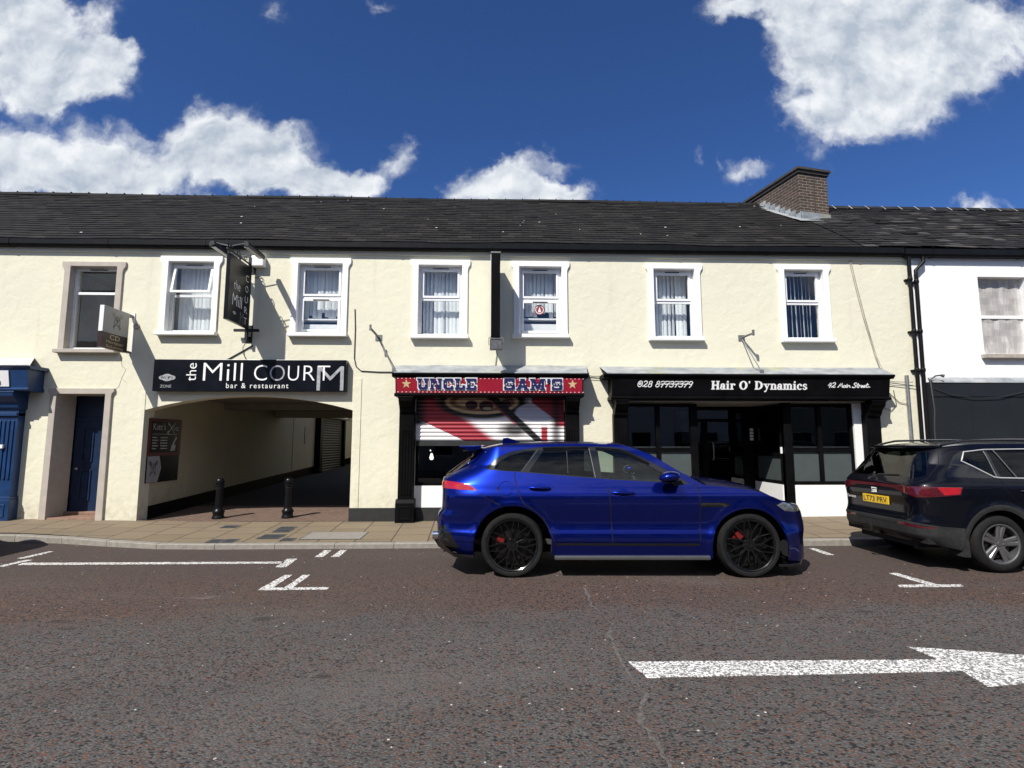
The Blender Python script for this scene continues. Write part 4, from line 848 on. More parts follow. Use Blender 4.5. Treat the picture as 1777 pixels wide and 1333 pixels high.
SCR = {  # one-line script strokes: (advance, strokes)
 '0': (.66, [arcp(.3,.4,.25,.38,80,440), arcp(.30,.42,.09,.12,0,300)]), '2': (.56, [arcp(.24,.58,.2,.2,160,-40,10)+[(.02,.06)], arcp(.1,.07,.08,.06,180,20,5)+[(.3,.02),(.5,.1)]]),
 '8': (.6, [arcp(.28,.58,.16,.17,20,380), arcp(.26,.2,.2,.2,90,450)]), '7': (.54, [[(.0,.66),(.08,.74),(.5,.72),(.3,.38),(.16,-.02)], [(.0,.36),(.52,.42)]]),
 '3': (.54, [arcp(.22,.57,.19,.17,150,-80,10)+arcp(.2,.2,.22,.2,85,-160,10), [(.1,.40),(.44,.44)]]), '9': (.56, [arcp(.24,.54,.2,.2,20,380), [(.44,.6),(.36,.2),(.2,-.06)]]),
 '4': (.56, [[(.3,.74),(.04,.3),(.46,.34)], [(.42,.62),(.3,0)]]), 'M': (.74, [[(.0,.08),(.1,.04),(.2,.4),(.26,.72),(.36,.2),(.52,.72),(.58,.3),(.66,.02),(.74,.06)]]),
 'a': (.38, [arcp(.16,.18,.15,.16,40,400), [(.32,.34),(.30,.08),(.40,.04)]]), 'i': (.2, [[(.06,.32),(.05,.06),(.18,.04)], [(.1,.46),(.12,.5)]]), 'n': (.4, [[(.04,.32),(.04,.0)], arcp(.2,.16,.14,.18,150,0,8)+[(.34,.04),(.42,.04)]]),
 'S': (.56, [arcp(.34,.60,.18,.15,40,250,10)+arcp(.26,.2,.22,.2,80,-150,10), [(.02,.1),(.1,.0)]]), 't': (.3, [[(.14,.66),(.10,.08),(.22,.02),(.3,.06)], [(.0,.42),(.32,.46)]]), 'r': (.3, [[(.05,.34),(.05,.0)], arcp(.18,.2,.13,.14,160,40,6)]),
 'e': (.34, [[(.04,.16)]+arcp(.17,.18,.14,.16,0,330,10)]), '-': (.4, [[(.06,.12),(.30,.10)]]), ' ': (.28, [])}
def script_text(mb, F, body, u0, u1, v0, v1, wd, slant=.22, w0=.008):
    tot = sum(SCR[c][0] for c in body); sx = (u1-u0)/tot; sy = (v1-v0)/.78; u = u0; k = 0
    for c in body:
        for s in SCR[c][1]: k += 1; ribbon(mb, F, [(u+(x+slant*y)*sx, v0+y*sy) for x, y in s], wd, w0+k*.00015)
        u += SCR[c][0]*sx
m = MB(); script_text(m, F, '028 87737379', 2.74, 3.83, .19, .305, .017); m.build('phone_number', M['sign_white'], sb2, recalc=False)
m = MB(); script_text(m, F, '42 Main Street-', 6.50, 7.36, .19, .285, .017); m.build('address', M['sign_white'], sb2, recalc=False)
# joinery: left window, lobby, right window
m = MB()
m.plate(rect(2.60, 4.06, .80, 2.42), [rect(2.66, 3.22, .87, 1.46), rect(3.30, 3.92, .87, 1.46), rect(2.66, 3.22, 1.53, 2.36), rect(3.30, 3.92, 1.53, 2.36)], .04, .11, 'y')
fl = m.build('window', M['black_wood'], salon)
m = MB(); m.plate(rect(5.80, 7.24, .80, 2.42), [rect(5.97, 6.52, .87, 1.46), rect(6.60, 7.19, .87, 1.46), rect(5.97, 6.52, 1.52, 2.36), rect(6.60, 7.19, 1.52, 2.36)], .04, .11, 'y')
fr_ = m.build('window', M['black_wood'], salon)
for (a, b, f) in ((2.62, 3.95, fl), (5.9, 7.22, fr_)):
    m = MB(); m.quad((a, .085, 1.50), (b, .085, 1.50), (b, .085, 2.38), (a, .085, 2.38)); m.build('pane', M['glass_dark'], f, recalc=False)
    m = MB(); m.quad((a, .08, .85), (b, .08, .85), (b, .08, 1.475), (a, .08, 1.475)); m.build('frosted_pane', M['frost'], f, recalc=False)
    m = MB(); m.box(a, b, .055, .065, 1.47, 1.485) if False else m.box(a, b, .12, .30, 1.535, 1.56); m.build('window_shelf', M['metal'], f)
m = MB(); m.box(5.80, 5.958, .0, .12, .15, 2.44); m.build('post', M['black_wood'], salon)
for x, nm in ((4.02, 1), (5.82, 2)):
    m = MB(); m.plate([(.115, .80), (1.25, .80), (1.25, 2.42), (.115, 2.42)], [[(.18, .87), (1.18, .87), (1.18, 1.36), (.18, 1.36)], [(.18, 1.44), (1.18, 1.44), (1.18, 2.36), (.18, 2.36)]], x-.03, x+.03, 'x')
    f = m.build('lobby_window', M['black_wood'], salon)
    m = MB(); m.quad((x, .15, 1.4), (x, 1.2, 1.4), (x, 1.2, 2.38), (x, .15, 2.38)); m.build('pane', M['glass_dark'], f, recalc=False)
    m = MB(); m.quad((x, .15, .85), (x, 1.2, .85), (x, 1.2, 1.38), (x, .15, 1.38)); m.build('frosted_pane', M['frost'], f, recalc=False)
    m = MB(); m.box(x-.05, x+.05, .121, 1.25, .1, .798); m.build('stall_riser', M['white_trim'], salon)
for a, b in ((5.80, 7.24), (2.60, 4.06)): m = MB(); m.box(a, b, .02, .12, .1, .798); m.build('stall_riser', M['white_trim'], salon)
m = MB(); m.box(7.242, 7.40, .0, .12, .15, 2.43); m.build('reveal_board', M['white_trim'], salon)
m = MB(); m.box(2.60, 7.40, -.16, 1.3, 2.445, 2.462); m.build('soffit', M['room'], salon)
m = MB(); m.plate(rect(4.06, 5.78, .12, 2.44), [rect(4.75, 5.55, .35, 2.1), rect(4.16, 4.62, .35, 2.1), rect(4.16, 5.55, 2.17, 2.38)], 1.26, 1.32, 'y'); dd = m.build('entrance_door', M['black_wood'], salon)
m = MB(); m.quad((4.1, 1.29, .3), (5.7, 1.29, .3), (5.7, 1.29, 2.4), (4.1, 1.29, 2.4)); m.build('pane', M['glass_dark'], dd, recalc=False)
m = MB(); m.tube([(4.84, 1.25, 1.26), (4.84, 1.20, 1.29), (4.84, 1.185, 1.45), (4.84, 1.20, 1.62), (4.84, 1.25, 1.65)], .014, 8); m.build('door_handle', M['metal'], dd, smooth=True)
m = MB(); F2 = frame((5.875, -.004, 0), (1, 0, 0), (0, 0, 1), (0, -1, 0))
for i, z in enumerate((1.83, 1.76, 1.69, 1.90)): m.box(5.70+.0, 5.78, 1.245, 1.255, z, z+.055)
m.box(5.835, 5.885, -.006, 0, 1.40, 1.53) if False else m.box(5.76, 5.80, .10, .115, 1.42, 1.55)
m.build('notice', M['white_box'], salon)
m = MB(); m.box(7.50, 7.57, -.172, -.16, 1.37, 1.45); m.build('notice', M['white_box'], salon)
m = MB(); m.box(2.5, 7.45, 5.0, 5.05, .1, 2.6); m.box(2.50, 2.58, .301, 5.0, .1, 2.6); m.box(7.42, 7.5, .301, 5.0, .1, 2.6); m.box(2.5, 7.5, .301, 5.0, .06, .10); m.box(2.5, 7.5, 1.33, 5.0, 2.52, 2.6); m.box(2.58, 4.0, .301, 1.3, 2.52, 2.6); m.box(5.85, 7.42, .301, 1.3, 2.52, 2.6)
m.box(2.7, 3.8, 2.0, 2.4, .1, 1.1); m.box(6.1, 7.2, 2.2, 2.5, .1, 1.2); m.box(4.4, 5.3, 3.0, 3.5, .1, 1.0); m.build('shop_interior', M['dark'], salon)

# ---- blue shopfront at the left edge
blue = thing('shopfront', 'blue painted shopfront end at the left edge with fluted pilaster and house number', 'shopfront', (0, 0, 0), group='shopfronts along the street')
fascia(blue, -13, -8.76, -13, -8.69, 2.655, 3.01, 3.075, 'blue_wood')
m = MB(); lead_top(m, -13, -8.67, 3.085, 3.285, .45, -.31); m.build('lead_flashing', pm('weathered_white_board', (.55, .53, .50), .8, var=.25, scale=9, bump=.3), blue)
m = MB(); x0, x1 = -9.60, -9.05
m.box(x0, x1, -.15, .02, .6, 2.64)
for i in range(6): a = x0+.05+i*.08; m.plate([(-.15, 0), (-.168, .01), (-.168, .04), (-.15, .05)] and [(a, .95), (a+.045, .95), (a+.045, 2.05), (a, 2.05)], (), -.168, -.149, 'y')
m.box(x0-.03, x1+.03, -.195, .02, .15, .58); m.plate(rect(x0+.05, x1-.05, .26, .50), [rect(x0+.09, x1-.09, .30, .46)], -.207, -.194, 'y'); m.box(x0-.02, x1+.02, -.18, .02, .581, .63)
m.box(x0, x1, -.19, .02, 2.14, 2.20); m.build('pilaster', M['blue_wood'], blue, bevel=.005)
console(blue, x0+.03, x1+.04, 2.27, 2.60, 'blue_wood')
m = MB(); m.box(-13, x0-.001, -.02, .01, .2, 2.64); m.build('shop_panel', M['blue_wood'], blue)
F, h = fascia_frame(2.655, 3.01)
m = MB(); m.add([F(-10.4, .03, .02), F(-9.09, .03, .02), F(-9.09, h-.03, .02), F(-10.4, h-.03, .02), F(-10.4, .03, .003), F(-9.09, .03, .003), F(-9.09, h-.03, .003), F(-10.4, h-.03, .003)], [(0, 1, 2, 3), (0, 4, 5, 1), (1, 5, 6, 2), (2, 6, 7, 3), (3, 7, 4, 0)]); np_ = m.build('number_board', M['white_box'], blue)
m = MB(); add_text(m, '44', F, -9.345, .05, w=.024, h=.085); m.build('house_number', M['cable'], np_, recalc=False)
m = MB(); m.box(-9.30, -9.235, -.21, -.169, 1.53, 1.60); m.build('door_entry_box', M['white_box'], blue, bevel=.004)
# ---- boarded shopfront under the white wall
board = thing('shopfront', 'slate-blue boarded ground floor under the white wall', 'shopfront', (0, 0, 0), group='shopfronts along the street')
m = MB(); m.box(8.79, 16, -.10, -.005, .2, 2.56); m.box(8.79, 16, -.115, -.005, 2.565, 2.86)
for x in (9.62, 11.2, 12.6): m.box(x, x+.008, -.104, -.099, .2, 2.55)
m.build('boarding', M['slate_board'], board)
m = MB(); lead_top(m, 8.84, 16, 2.865, 2.97, .13, .0); m.build('lead_flashing', M['lead'], board)
m = MB(); pts = [(8.86, -.13, 2.72), (9.2, -.14, 2.60), (9.7, -.14, 2.53), (10.2, -.14, 2.55), (10.8, -.14, 2.68), (11.5, -.13, 2.8)]; m.tube(pts, .006, 6); m.build('loose_cable', M['cable'], board, smooth=True)
m = MB(); m.tube([(8.82, -.12, .2), (8.80, -.12, 1.9), (8.83, -.13, 2.3), (8.80, -.12, 2.9), (8.9, -.14, 2.98), (9.0, -.16, 2.99)], .016, 7); m.tube([(9.0, -.16, 2.99), (9.03, -.2, 2.97)], .03, 7); m.build('loose_conduit', M['cable'], board, smooth=True)
# ================================================================ signs and fittings on the walls
# ---- long board over the passage
board2 = thing('sign_board', 'long black board with white lettering over the arched passage', 'sign', (0, 0, 0))
m = MB(); m.box(-6.60, -2.915, -.15, .005, 2.625, 3.245); m.build('panel', M['sign_black'], board2, bevel=.006)
F = wallframe(-.151)
m = MB(); add_text(m, 'the', F, -5.97, 2.82, -5.78, 3.17, .006, -.004, vertical=True)
add_text(m, 'Mill', F, -5.65, 2.83, -4.90, 3.175, .006, -.012); add_text(m, 'C', F, -4.68, 2.835, -4.43, 3.14, .006, -.012)
add_text(m, 'U', F, -4.03, 2.835, -3.82, 3.125, .006, -.012); add_text(m, 'R', F, -3.73, 2.84, -3.51, 3.13, .006, -.012); add_text(m, 'T', F, -3.46, 2.84, -3.22, 3.13, .006, -.012)
m.build('lettering', M['sign_white'], board2, recalc=False)
m = MB(); add_text(m, 'O', F, -4.38, 2.83, -4.09, 3.135, .006, -.012); add_text(m, 'M', F, -3.47, 2.645, -2.955, 3.12, .005, -.010); m.build('lettering', M['sign_grey'], board2, recalc=False)
m = MB(); add_text(m, 'bar & restaurant', F, -5.20, 2.685, -4.01, 2.785, .006, .0, sp=1.25); m.build('lettering', M['sign_white'], board2, recalc=False)
def wifi(mb_w, mb_d, F, cx, cz, s, zone=True):
    disc(mb_w, F, cx, cz+.01*s, .62*s, .42*s, .0055); disc(mb_w, F, cx-.5*s, cz, .42*s, .24*s, .0052); disc(mb_w, F, cx+.52*s, cz, .42*s, .26*s, .0053)
    add_text(mb_d, 'Wi', F, cx-.72*s, cz-.13*s, cx-.18*s, cz+.15*s, .0065, .01)
    add_text(mb_d, 'Fi', F, cx+.14*s, cz-.13*s, cx+.62*s, cz+.15*s, .0065, .01)
m, d = MB(), MB(); wifi(m, d, F, -6.33, 2.885, .17); add_text(m, 'ZONE', F, -6.45, 2.69, -6.24, 2.745, .006); m.build('wireless_logo', M['sign_grey'], board2, recalc=False); d.build('logo_letters', M['sign_black'], board2, recalc=False)
# ---- hanging sign, end-on to the wall
hs = thing('hanging_sign', 'black pub sign hanging out from the wall under two floodlights', 'sign', (0, 0, 0))
HX = -4.88
m = MB(); m.box(HX-.035, HX+.035, -.98, -.16, 3.86, 5.09); m.build('panel', M['sign_black'], hs, bevel=.005)
F = frame((HX+.0355, 0, 0), (0, 1, 0), (0, 0, 1), (1, 0, 0))
m = MB(); add_text(m, 'the', F, -.80, 4.48, -.56, 4.65, .003, -.005); add_text(m, 'Mill', F, -.83, 4.17, -.46, 4.39, .003, -.005)
for i, c in enumerate('COURT'): add_text(m, c, F, -.355, 4.75-i*.21, -.235, 4.88-i*.21, .003, -.01)
m.build('lettering', M['sign_white'], hs, recalc=False)
m, d = MB(), MB(); wifi(m, d, F, -.74, 4.03, .075); add_text(m, 'M', F, -.50, 3.89, -.38, 4.10, .0025, -.03); m.build('wireless_logo', M['sign_grey'], hs, recalc=False); d.build('logo_letters', M['sign_black'], hs, recalc=False)
m = MB(); m.box(HX-.025, HX+.025, -.155, -.10, 3.62, 5.30); m.tube([(HX, -1.05, 5.16), (HX, -.02, 5.16)], .018, 8); m.box(HX-.24, HX+.24, -.16, -.11, 3.80, 3.85); m.box(HX-.06, HX+.06, -.012, .0, 3.60, 3.95); m.box(HX-.06, HX+.06, -.012, .0, 5.0, 5.35)
for yy in (-.15, -.55, -.98): m.box(HX-.015, HX+.015, yy-.012, yy+.012, 3.85 if yy == -.15 else 5.08, 5.2)
m.tube([(HX, -.12, 3.7), (HX, -.01, 3.7)], .02, 8); m.tube([(HX, -.12, 5.2), (HX, 0, 5.2)], .02, 8)
def scroll(cy, cz, r, tw=2.2, sgn=1): return [(HX, cy+sgn*r*(1-t/14)*math.cos(t*tw*math.pi/12), cz+r*(1-t/14)*math.sin(t*tw*math.pi/12)) for t in range(13)]
for cy in (-.9, -.62, -.34): m.tube(scroll(cy, 5.20, .07), .008, 6)
m.tube([(HX, -.98, 5.17), (HX, -1.03, 5.26), (HX-.03, -1.0, 5.33)], .012, 6); m.tube([(HX, -.98, 5.17), (HX+.06, -1.0, 5.25)], .012, 6); m.tube([(HX, -.12, 5.3), (HX, -.12, 5.40)], [.014, .004], 6)
m.build('bracket', M['iron'], hs, smooth=True)
for sx in (-1, 1):
    m = MB(); cx = HX+sx*.30; m.plate([(cx-sx*.05, 5.24), (cx+sx*.05, 5.20), (cx+sx*.065, 5.25), (cx+sx*.04, 5.30), (cx-sx*.03, 5.31)], (), -1.0, -.30, 'y'); fl_ = m.build('floodlight', M['iron'], hs, bevel=.006)
    m = MB(); m.box(min(cx-sx*.04, cx+sx*.04), max(cx-sx*.04, cx+sx*.04), -.96, -.34, 5.205, 5.215); m.build('tube_light', M['white_box'], fl_)
m = MB()
for yy in (-.92, -.38): m.tube([(HX-.32, yy, 5.31), (HX, yy, 5.24), (HX+.32, yy, 5.31)], .009, 6)
m.build('floodlight_arm', M['metal'], hs, smooth=True)
m = MB(); m.tube([(HX+.02, -.1, 5.05), (HX+.10, -.06, 4.98), (HX+.05, -.03, 4.93), (HX+.16, -.02, 4.95), (HX+.22, -.02, 4.90)], .007, 6); m.tube([(HX, -.10, 3.62), (HX-.10, -.03, 3.50), (HX-.09, -.02, 3.38), (HX-.02, -.02, 3.25)], .007, 6); m.build('feed_cable', M['cable'], hs, smooth=True)
m = MB(); m.tube([(HX+.08, -.012, 3.55), (HX-.42, -.012, 3.25)], .011, 6); o = m.build('cable_run', M['cable'], smooth=True); tag(o, 'thin dark cable slanting on the wall below the hanging pub sign', 'cable')
m = MB(); m.box(-4.87, -4.62, -.14, -.0, 5.13, 5.35); o = m.build('alarm_box', M['white_box'], bevel=.02); tag(o, 'white alarm box under the eaves behind the pub sign', 'alarm box')
m = MB(); m.tube([(-2.82, -.012, 4.30), (-2.80, -.012, 3.9), (-2.80, -.012, 3.3), (-2.76, -.012, 3.14), (-2.66, -.012, 3.05), (-2.3, -.012, 3.03), (-1.98, -.012, 3.03)], .010, 6); o = m.build('cable_run', M['cable'], smooth=True); tag(o, 'thin cable curving down the cream wall to the red fascia', 'cable')
m = MB()
for dx in (0, .035): m.tube([(7.37+dx, -.02, 5.42), (7.45+dx, -.03, 4.9), (7.58+dx, -.03, 4.2), (7.76+dx*.5, -.05, 3.4), (7.86, -.12, 3.03)], .006, 6)
o = m.build('cable_run', M['cable_pale'], smooth=True); tag(o, 'pair of pale cables hanging from the eaves to the salon fascia', 'cable')
m = MB(); m.tube([(1.80, -.03, 2.98), (1.95, -.02, 2.96), (2.1, -.03, 2.96)], .007, 6); m.tube([(1.80, -.03, 2.93), (2.1, -.03, 2.91)], .005, 6)
o = m.build('cable_run', M['cable'], smooth=True); tag(o, 'short cables bridging the gap between the two black shopfronts', 'cable')
m = MB(); m.tube([(7.8, -.05, 2.95), (8.1, -.02, 2.87), (8.5, -.05, 2.86)], .006, 6); m.tube([(7.78, -.05, 2.85), (8.1, -.02, 2.80), (8.6, -.05, 2.78)], .006, 6); m.tube([(7.74, -.03, 2.7), (7.86, -.02, 2.35), (8.02, -.02, 2.28), (8.14, -.02, 2.40), (8.10, -.02, 2.7)], .006, 6); m.tube([(7.8, -.03, 2.83), (8.05, -.02, 2.6), (8.2, -.02, 2.45), (8.35, -.02, 2.42)], .006, 6)
o = m.build('cable_run', M['cable'], smooth=True); tag(o, 'tangle of loose cables between the salon fascia and the downpipes', 'cable')
m = MB(); m.tube([(8.37, -.05, .2), (8.37, -.05, 3.0)], .036, 12); o = m.build('conduit_pipe', M['metal'], smooth=True); tag(o, 'grey metal conduit standing against the wall right of the salon', 'pipe')
# ---- small projecting agency sign
cs = thing('projecting_sign', 'small projecting sign, white above and dark brown below, beside the taupe window', 'sign', (0, 0, 0))
CX_ = -7.14
m = MB(); m.box(CX_-.075, CX_, -.82, -.14, 3.66, 4.14); m.build('upper_panel', M['white_box'], cs)
m = MB(); m.quad((CX_+.0003, -.815, 3.662), (CX_+.0003, -.145, 3.662), (CX_+.0003, -.145, 4.136), (CX_+.0003, -.815, 4.136)); m.build('shaded_face', pm('shaded_sign_face', (.36, .36, .355), .5, var=.05, bump=0), cs, recalc=False)  # grey sheet puts the shade of the white panel's side into colour
m = MB(); m.box(CX_-.075, CX_, -.82, -.14, 3.365, 3.659); m.build('lower_panel', pm('dark_brown_sign', (.028, .012, .014), .35, var=.1), cs)
F = frame((CX_+.0006, 0, 0), (0, 1, 0), (0, 0, 1), (1, 0, 0))
m = MB(); add_text(m, 'CD', F, -.62, 3.54, -.36, 3.63, .002, .0); add_text(m, 'Mortgage', F, -.70, 3.455, -.26, 3.515, .002); add_text(m, 'Solutions', F, -.70, 3.385, -.26, 3.435, .002); m.build('lettering', M['gold'], cs, recalc=False)
def keys(mb_d, mb_g, F, cx, cz, s):
    for sg in (-1, 1):
        ribbon(mb_d, F, [(cx-sg*.42*s, cz-.62*s), (cx+sg*.30*s, cz+.34*s)], .07*s, .0022+.0003*(sg+1))
        poly(mb_g, F, [(cx+sg*.24*s, cz+.36*s), (cx+sg*.34*s, cz+.26*s), (cx+sg*.62*s, cz+.40*s), (cx+sg*.72*s, cz+.82*s), (cx+sg*.40*s, cz+.74*s), (cx+sg*.22*s, cz+.56*s)], .0020+.0002*sg)
        ribbon(mb_d, F, [(cx-sg*.50*s, cz-.52*s), (cx-sg*.34*s, cz-.66*s)], .10*s, .0031+.0002*sg); ribbon(mb_d, F, [(cx-sg*.36*s, cz-.44*s), (cx-sg*.36*s, cz+.16*s)], .06*s, .0036+.0002*sg)
        ribbon(mb_d, F, [(cx+sg*.0*s, cz+.52*s), (cx+sg*.36*s, cz+.12*s)], .07*s, .0042+.0002*sg)
    ribbon(mb_d, F, [(cx-.36*s, cz-.36*s), (cx+.36*s, cz-.36*s)], .06*s, .005); disc(mb_d, F, cx, cz+.16*s, .08*s, .1*s, .0052)
M['logo_grey'] = pm('grey_logo_print', (.10, .095, .085), .5, var=.1, bump=0); M['logo_olive'] = pm('olive_logo_print', (.28, .27, .19), .5, var=.1, bump=0)
m, g = MB(), MB(); keys(m, g, F, -.46, 3.90, .20); m.build('key_logo', M['logo_grey'], cs, recalc=False); g.build('key_bows', M['logo_olive'], cs, recalc=False)
m = MB(); m.box(CX_-.02, CX_+.02, -.02, .0, 3.33, 4.18); m.build('wall_plate', M['white_box'], cs)
m = MB(); m.box(CX_-.06, CX_, -.139, -.021, 4.08, 4.13); m.box(CX_-.06, CX_, -.139, -.021, 3.37, 3.41); m.build('bracket', M['grey_metal'], cs)
m = MB(); m.lathe([(0, -.03), (.05, -.03), (.06, -.02), (.06, 0)], (CX_+.06, -.001, 3.92), 16, 'y'); m.build('cap_light', M['stone_sill'], cs)
# ---- tall projecting box sign seen on edge, floodlight under it
ps = thing('projecting_sign', 'tall narrow black projecting sign seen edge-on between two windows', 'sign', (0, 0, 0))
m = MB(); m.box(-.085, .085, -.76, -.14, 3.60, 5.22); m.build('panel', M['black_wood'], ps, bevel=.01)
m = MB(); m.box(-.095, -.087, -.75, -.15, 3.62, 5.20); m.build('side_face', M['white_box'], ps)
m = MB(); m.box(-.093, .093, -.77, -.13, 5.221, 5.25); m.build('top_cap', M['grey_metal'], ps)
m = MB(); m.box(-.03, .03, -.139, 0, 5.0, 5.06); m.box(-.03, .03, -.139, 0, 3.75, 3.81); m.box(-.05, .05, -.012, 0, 3.6, 5.2); m.build('bracket', M['iron'], ps)
m = MB(); m.box(-.105, .125, -.80, -.66, 3.36, 3.55); fl_ = m.build('floodlight', M['grey_metal'], ps, bevel=.008)
m = MB()
for i in range(9): m.box(-.10+i*.025, -.094+i*.025, -.812, -.801, 3.37, 3.54)
m.box(-.107, .127, -.815, -.80, 3.552, 3.565); m.build('cooling_fin', M['grey_metal'], fl_)
m = MB(); m.tube([(-.125, -.73, 3.45), (-.125, -.73, 3.59), (0, -.73, 3.60), (.145, -.73, 3.59), (.145, -.73, 3.45)], .008, 6); m.build('yoke', M['metal'], fl_, smooth=True)
m = MB(); m.tube([(.02, -.7, 3.36), (.04, -.4, 3.32), (.03, -.02, 3.40), (.0, -.02, 3.15)], .007, 6); m.build('feed_cable', M['cable'], ps, smooth=True)
# ---- stay brackets for old awnings
def stay(name, label, x, z, bx, bz, ex, ez):
    t = thing(name, label, 'bracket', (0, 0, 0), group='awning stay brackets on the cream wall')
    m = MB(); m.box(bx-.065, bx+.065, -.012, 0, bz-.06, bz+.06); m.build('wall_plate', M['grey_metal'], t)
    m = MB(); m.box(x-.02, x+.02, -.36, -.33, z-.055, z+.06); m.tube([(bx, -.01, bz), (bx+(x-bx)*.5, -.18, bz+(z-bz)*.5), (x, -.345, z-.01)], .022, 8); m.build('arm', M['grey_metal'], t)
    m = MB(); m.tube([(bx, -.02, bz-.02), (ex, -.40, ez)], .011, 7); m.box(ex-.03, ex+.03, -.43, -.38, ez-.06, ez+.03); m.build('stay_rod', M['grey_metal'], t)
stay('awning_bracket', 'grey bracket with slanting stay rod left of the red fascia', -2.42, 3.85, -2.33, 3.72, -1.94, 3.03)
stay('awning_bracket', 'grey bracket with slanting stay rod above the salon fascia', 5.10, 3.80, 5.02, 3.76, 5.20, 3.02)
# ---- posters in the passage
po = thing('wall_poster', 'black hairdresser poster with dark red border inside the passage', 'poster', (0, 0, 0))
F = frame((ARCH_L+.022, 0, 0), (0, 1, 0), (0, 0, 1), (1, 0, 0))
def panel(y0, y1, z0, z1, mat, parent, name='panel', d=.022): m = MB(); m.box(ARCH_L+.001, ARCH_L+d, y0, y1, z0, z1); return m.build(name, mat, parent)
panel(.14, 1.22, 1.38, 2.12, pm('dark_red_poster', (.10, .012, .02), .4, var=.1, bump=0), po)
panel(.20, 1.14, 1.44, 2.07, M['sign_black'], po, 'panel_face', .0235)
m = MB(); F = frame((ARCH_L+.024, 0, 0), (0, 1, 0), (0, 0, 1), (1, 0, 0))
add_text(m, "Kate's", F, .26, 1.89, .66, 2.03, .001); add_text(m, 'uts', F, .93, 1.89, 1.10, 1.97, .001); ribbon(m, F, [(.74, 1.84), (.98, 2.04)], .018, .001); ribbon(m, F, [(.76, 2.03), (.97, 1.83)], .018, .0015)
ring(m, F, .75, 2.03, .03, .03, .01, .01, 0, 360, .0018); ring(m, F, .745, 1.84, .03, .03, .01, .01, 0, 360, .0019)
m.box(ARCH_L+.024, ARCH_L+.0248, .24, 1.08, 1.805, 1.812)
for i, z in enumerate((1.74, 1.685, 1.63, 1.575, 1.52)):
    ribbon(m, F, [(.26, z), (.38+.05*(i % 2), z)], .022, .001); ribbon(m, F, [(.52, z), (.74, z)], .02, .001)
poly(m, F, [(.86, 1.46), (1.02, 1.48), (1.05, 1.60), (.90, 1.57)], .001); ribbon(m, F, [(.92, 1.56), (1.04, 1.74)], .05, .0014)
m.build('lettering', M['sign_grey'], po, recalc=False)
po2 = thing('wall_poster', 'black and grey poster with crossed-keys logo below the hairdresser poster', 'poster', (0, 0, 0))
panel(.14, 1.19, .85, 1.375, M['sign_black'], po2)
m = MB(); F = frame((ARCH_L+.0225, 0, 0), (0, 1, 0), (0, 0, 1), (1, 0, 0)); poly(m, F, [(.145, .855), (.50, .855), (.60, 1.13), (.52, 1.37), (.145, 1.37)], .001); m.build('grey_field', pm('grey_poster_field', (.33, .34, .36), .5, var=.05), po2, recalc=False)
m, g = MB(), MB(); F2 = frame((ARCH_L+.024, 0, 0), (0, 1, 0), (0, 0, 1), (1, 0, 0)); keys(m, g, F2, .34, 1.12, .20); m.build('key_logo', M['logo_grey'], po2, recalc=False); g.build('key_bows', M['logo_grey'], po2, recalc=False)
# ---- bollards
def bollard(label, x, y, first=None):
    t = thing('bollard', label, 'bollard', (x, y, zpass(y)), group='bollards in the passage mouth')
    prof = [(.0, .0), (.115, 0), (.115, .03), (.10, .05), (.10, .10), (.112, .115), (.112, .14), (.095, .16), (.078, .19), (.074, .22), (.066, .60), (.070, .615), (.084, .625), (.084, .65), (.070, .66), (.070, .675), (.083, .685), (.083, .735), (.074, .765), (.045, .785), (0, .792)]
    m = MB(); m.lathe(prof, (0, 0, 0), 28); m.build('post', M['bollard'], t, smooth=True)
    m = MB(); m.lathe([(.07, .585), (.0745, .588), (.0745, .604), (.07, .607)], (0, 0, 0), 28); m.build('band', M['iron'], t, smooth=True)
bollard('left black cast-iron bollard in the passage mouth', -5.47, .38); bollard('right black cast-iron bollard in the passage mouth', -4.13, .42)
# ---- yard beyond the passage
yw = thing('yard_wall', 'cream yard wall with bricked-up doorway beyond the passage', 'wall', (0, 0, 0))
m = MB(); m.box(ARCH_L-.3, ARCH_L-.001, 6.864, 16, 0, 4.2); m.plate([(7.7, .75), (9.2, .78), (9.2, 2.62), (7.7, 2.62)], (), ARCH_L-.001, ARCH_L+.012, 'x'); m.build('wall', M['cream_dim'], yw)
m = MB(); m.add([(ARCH_L+.02, 6.55, .2), (ARCH_L+.02, 16, .3), (ARCH_L+.02, 16, zpass(16)+.27), (ARCH_L+.02, 6.55, zpass(6.55)+.27)], [(0, 1, 2, 3)]); m.build('plinth', M['black_wood'], yw)
m = MB(); m.box(ARCH_L+.012, ARCH_L+.03, 8.75, 8.95, 1.6, 2.2); m.build('notice', M['grey_metal'], yw)
rs = thing('roller_shutter', 'dark roller-shuttered doorway with small signboard at the back of the yard', 'shutter', (0, 0, 0))
m = MB(); y = 10.0; zt = 2.55
prof = []
z = .4
while z < zt:
    for t in range(5): u = t/5; prof.append((.10+.02*math.sin(math.pi*u), z+u*.10))
    z += .10
for (d0, z0), (d1, z1) in zip(prof, prof[1:]): m.quad((ARCH_L+d0, 10.2, z0), (ARCH_L+d0, 13.1, z0), (ARCH_L+d1, 13.1, z1), (ARCH_L+d1, 10.2, z1))
m.build('shutter', pm('dark_steel_shutter', (.016, .015, .014), .5, .3, var=.2), rs, recalc=False)
for a, b in ((9.9, 10.18), (13.12, 13.3)): m = MB(); m.box(ARCH_L, ARCH_L+.22, a, b, .3, 2.6); m.build('jamb', M['black_wood'], rs)
m = MB(); m.box(ARCH_L, ARCH_L+.3, 9.9, 13.6, 2.62, 3.0); sbd = m.build('sign_panel', pm('grey_signboard', (.13, .115, .095), .6), rs)
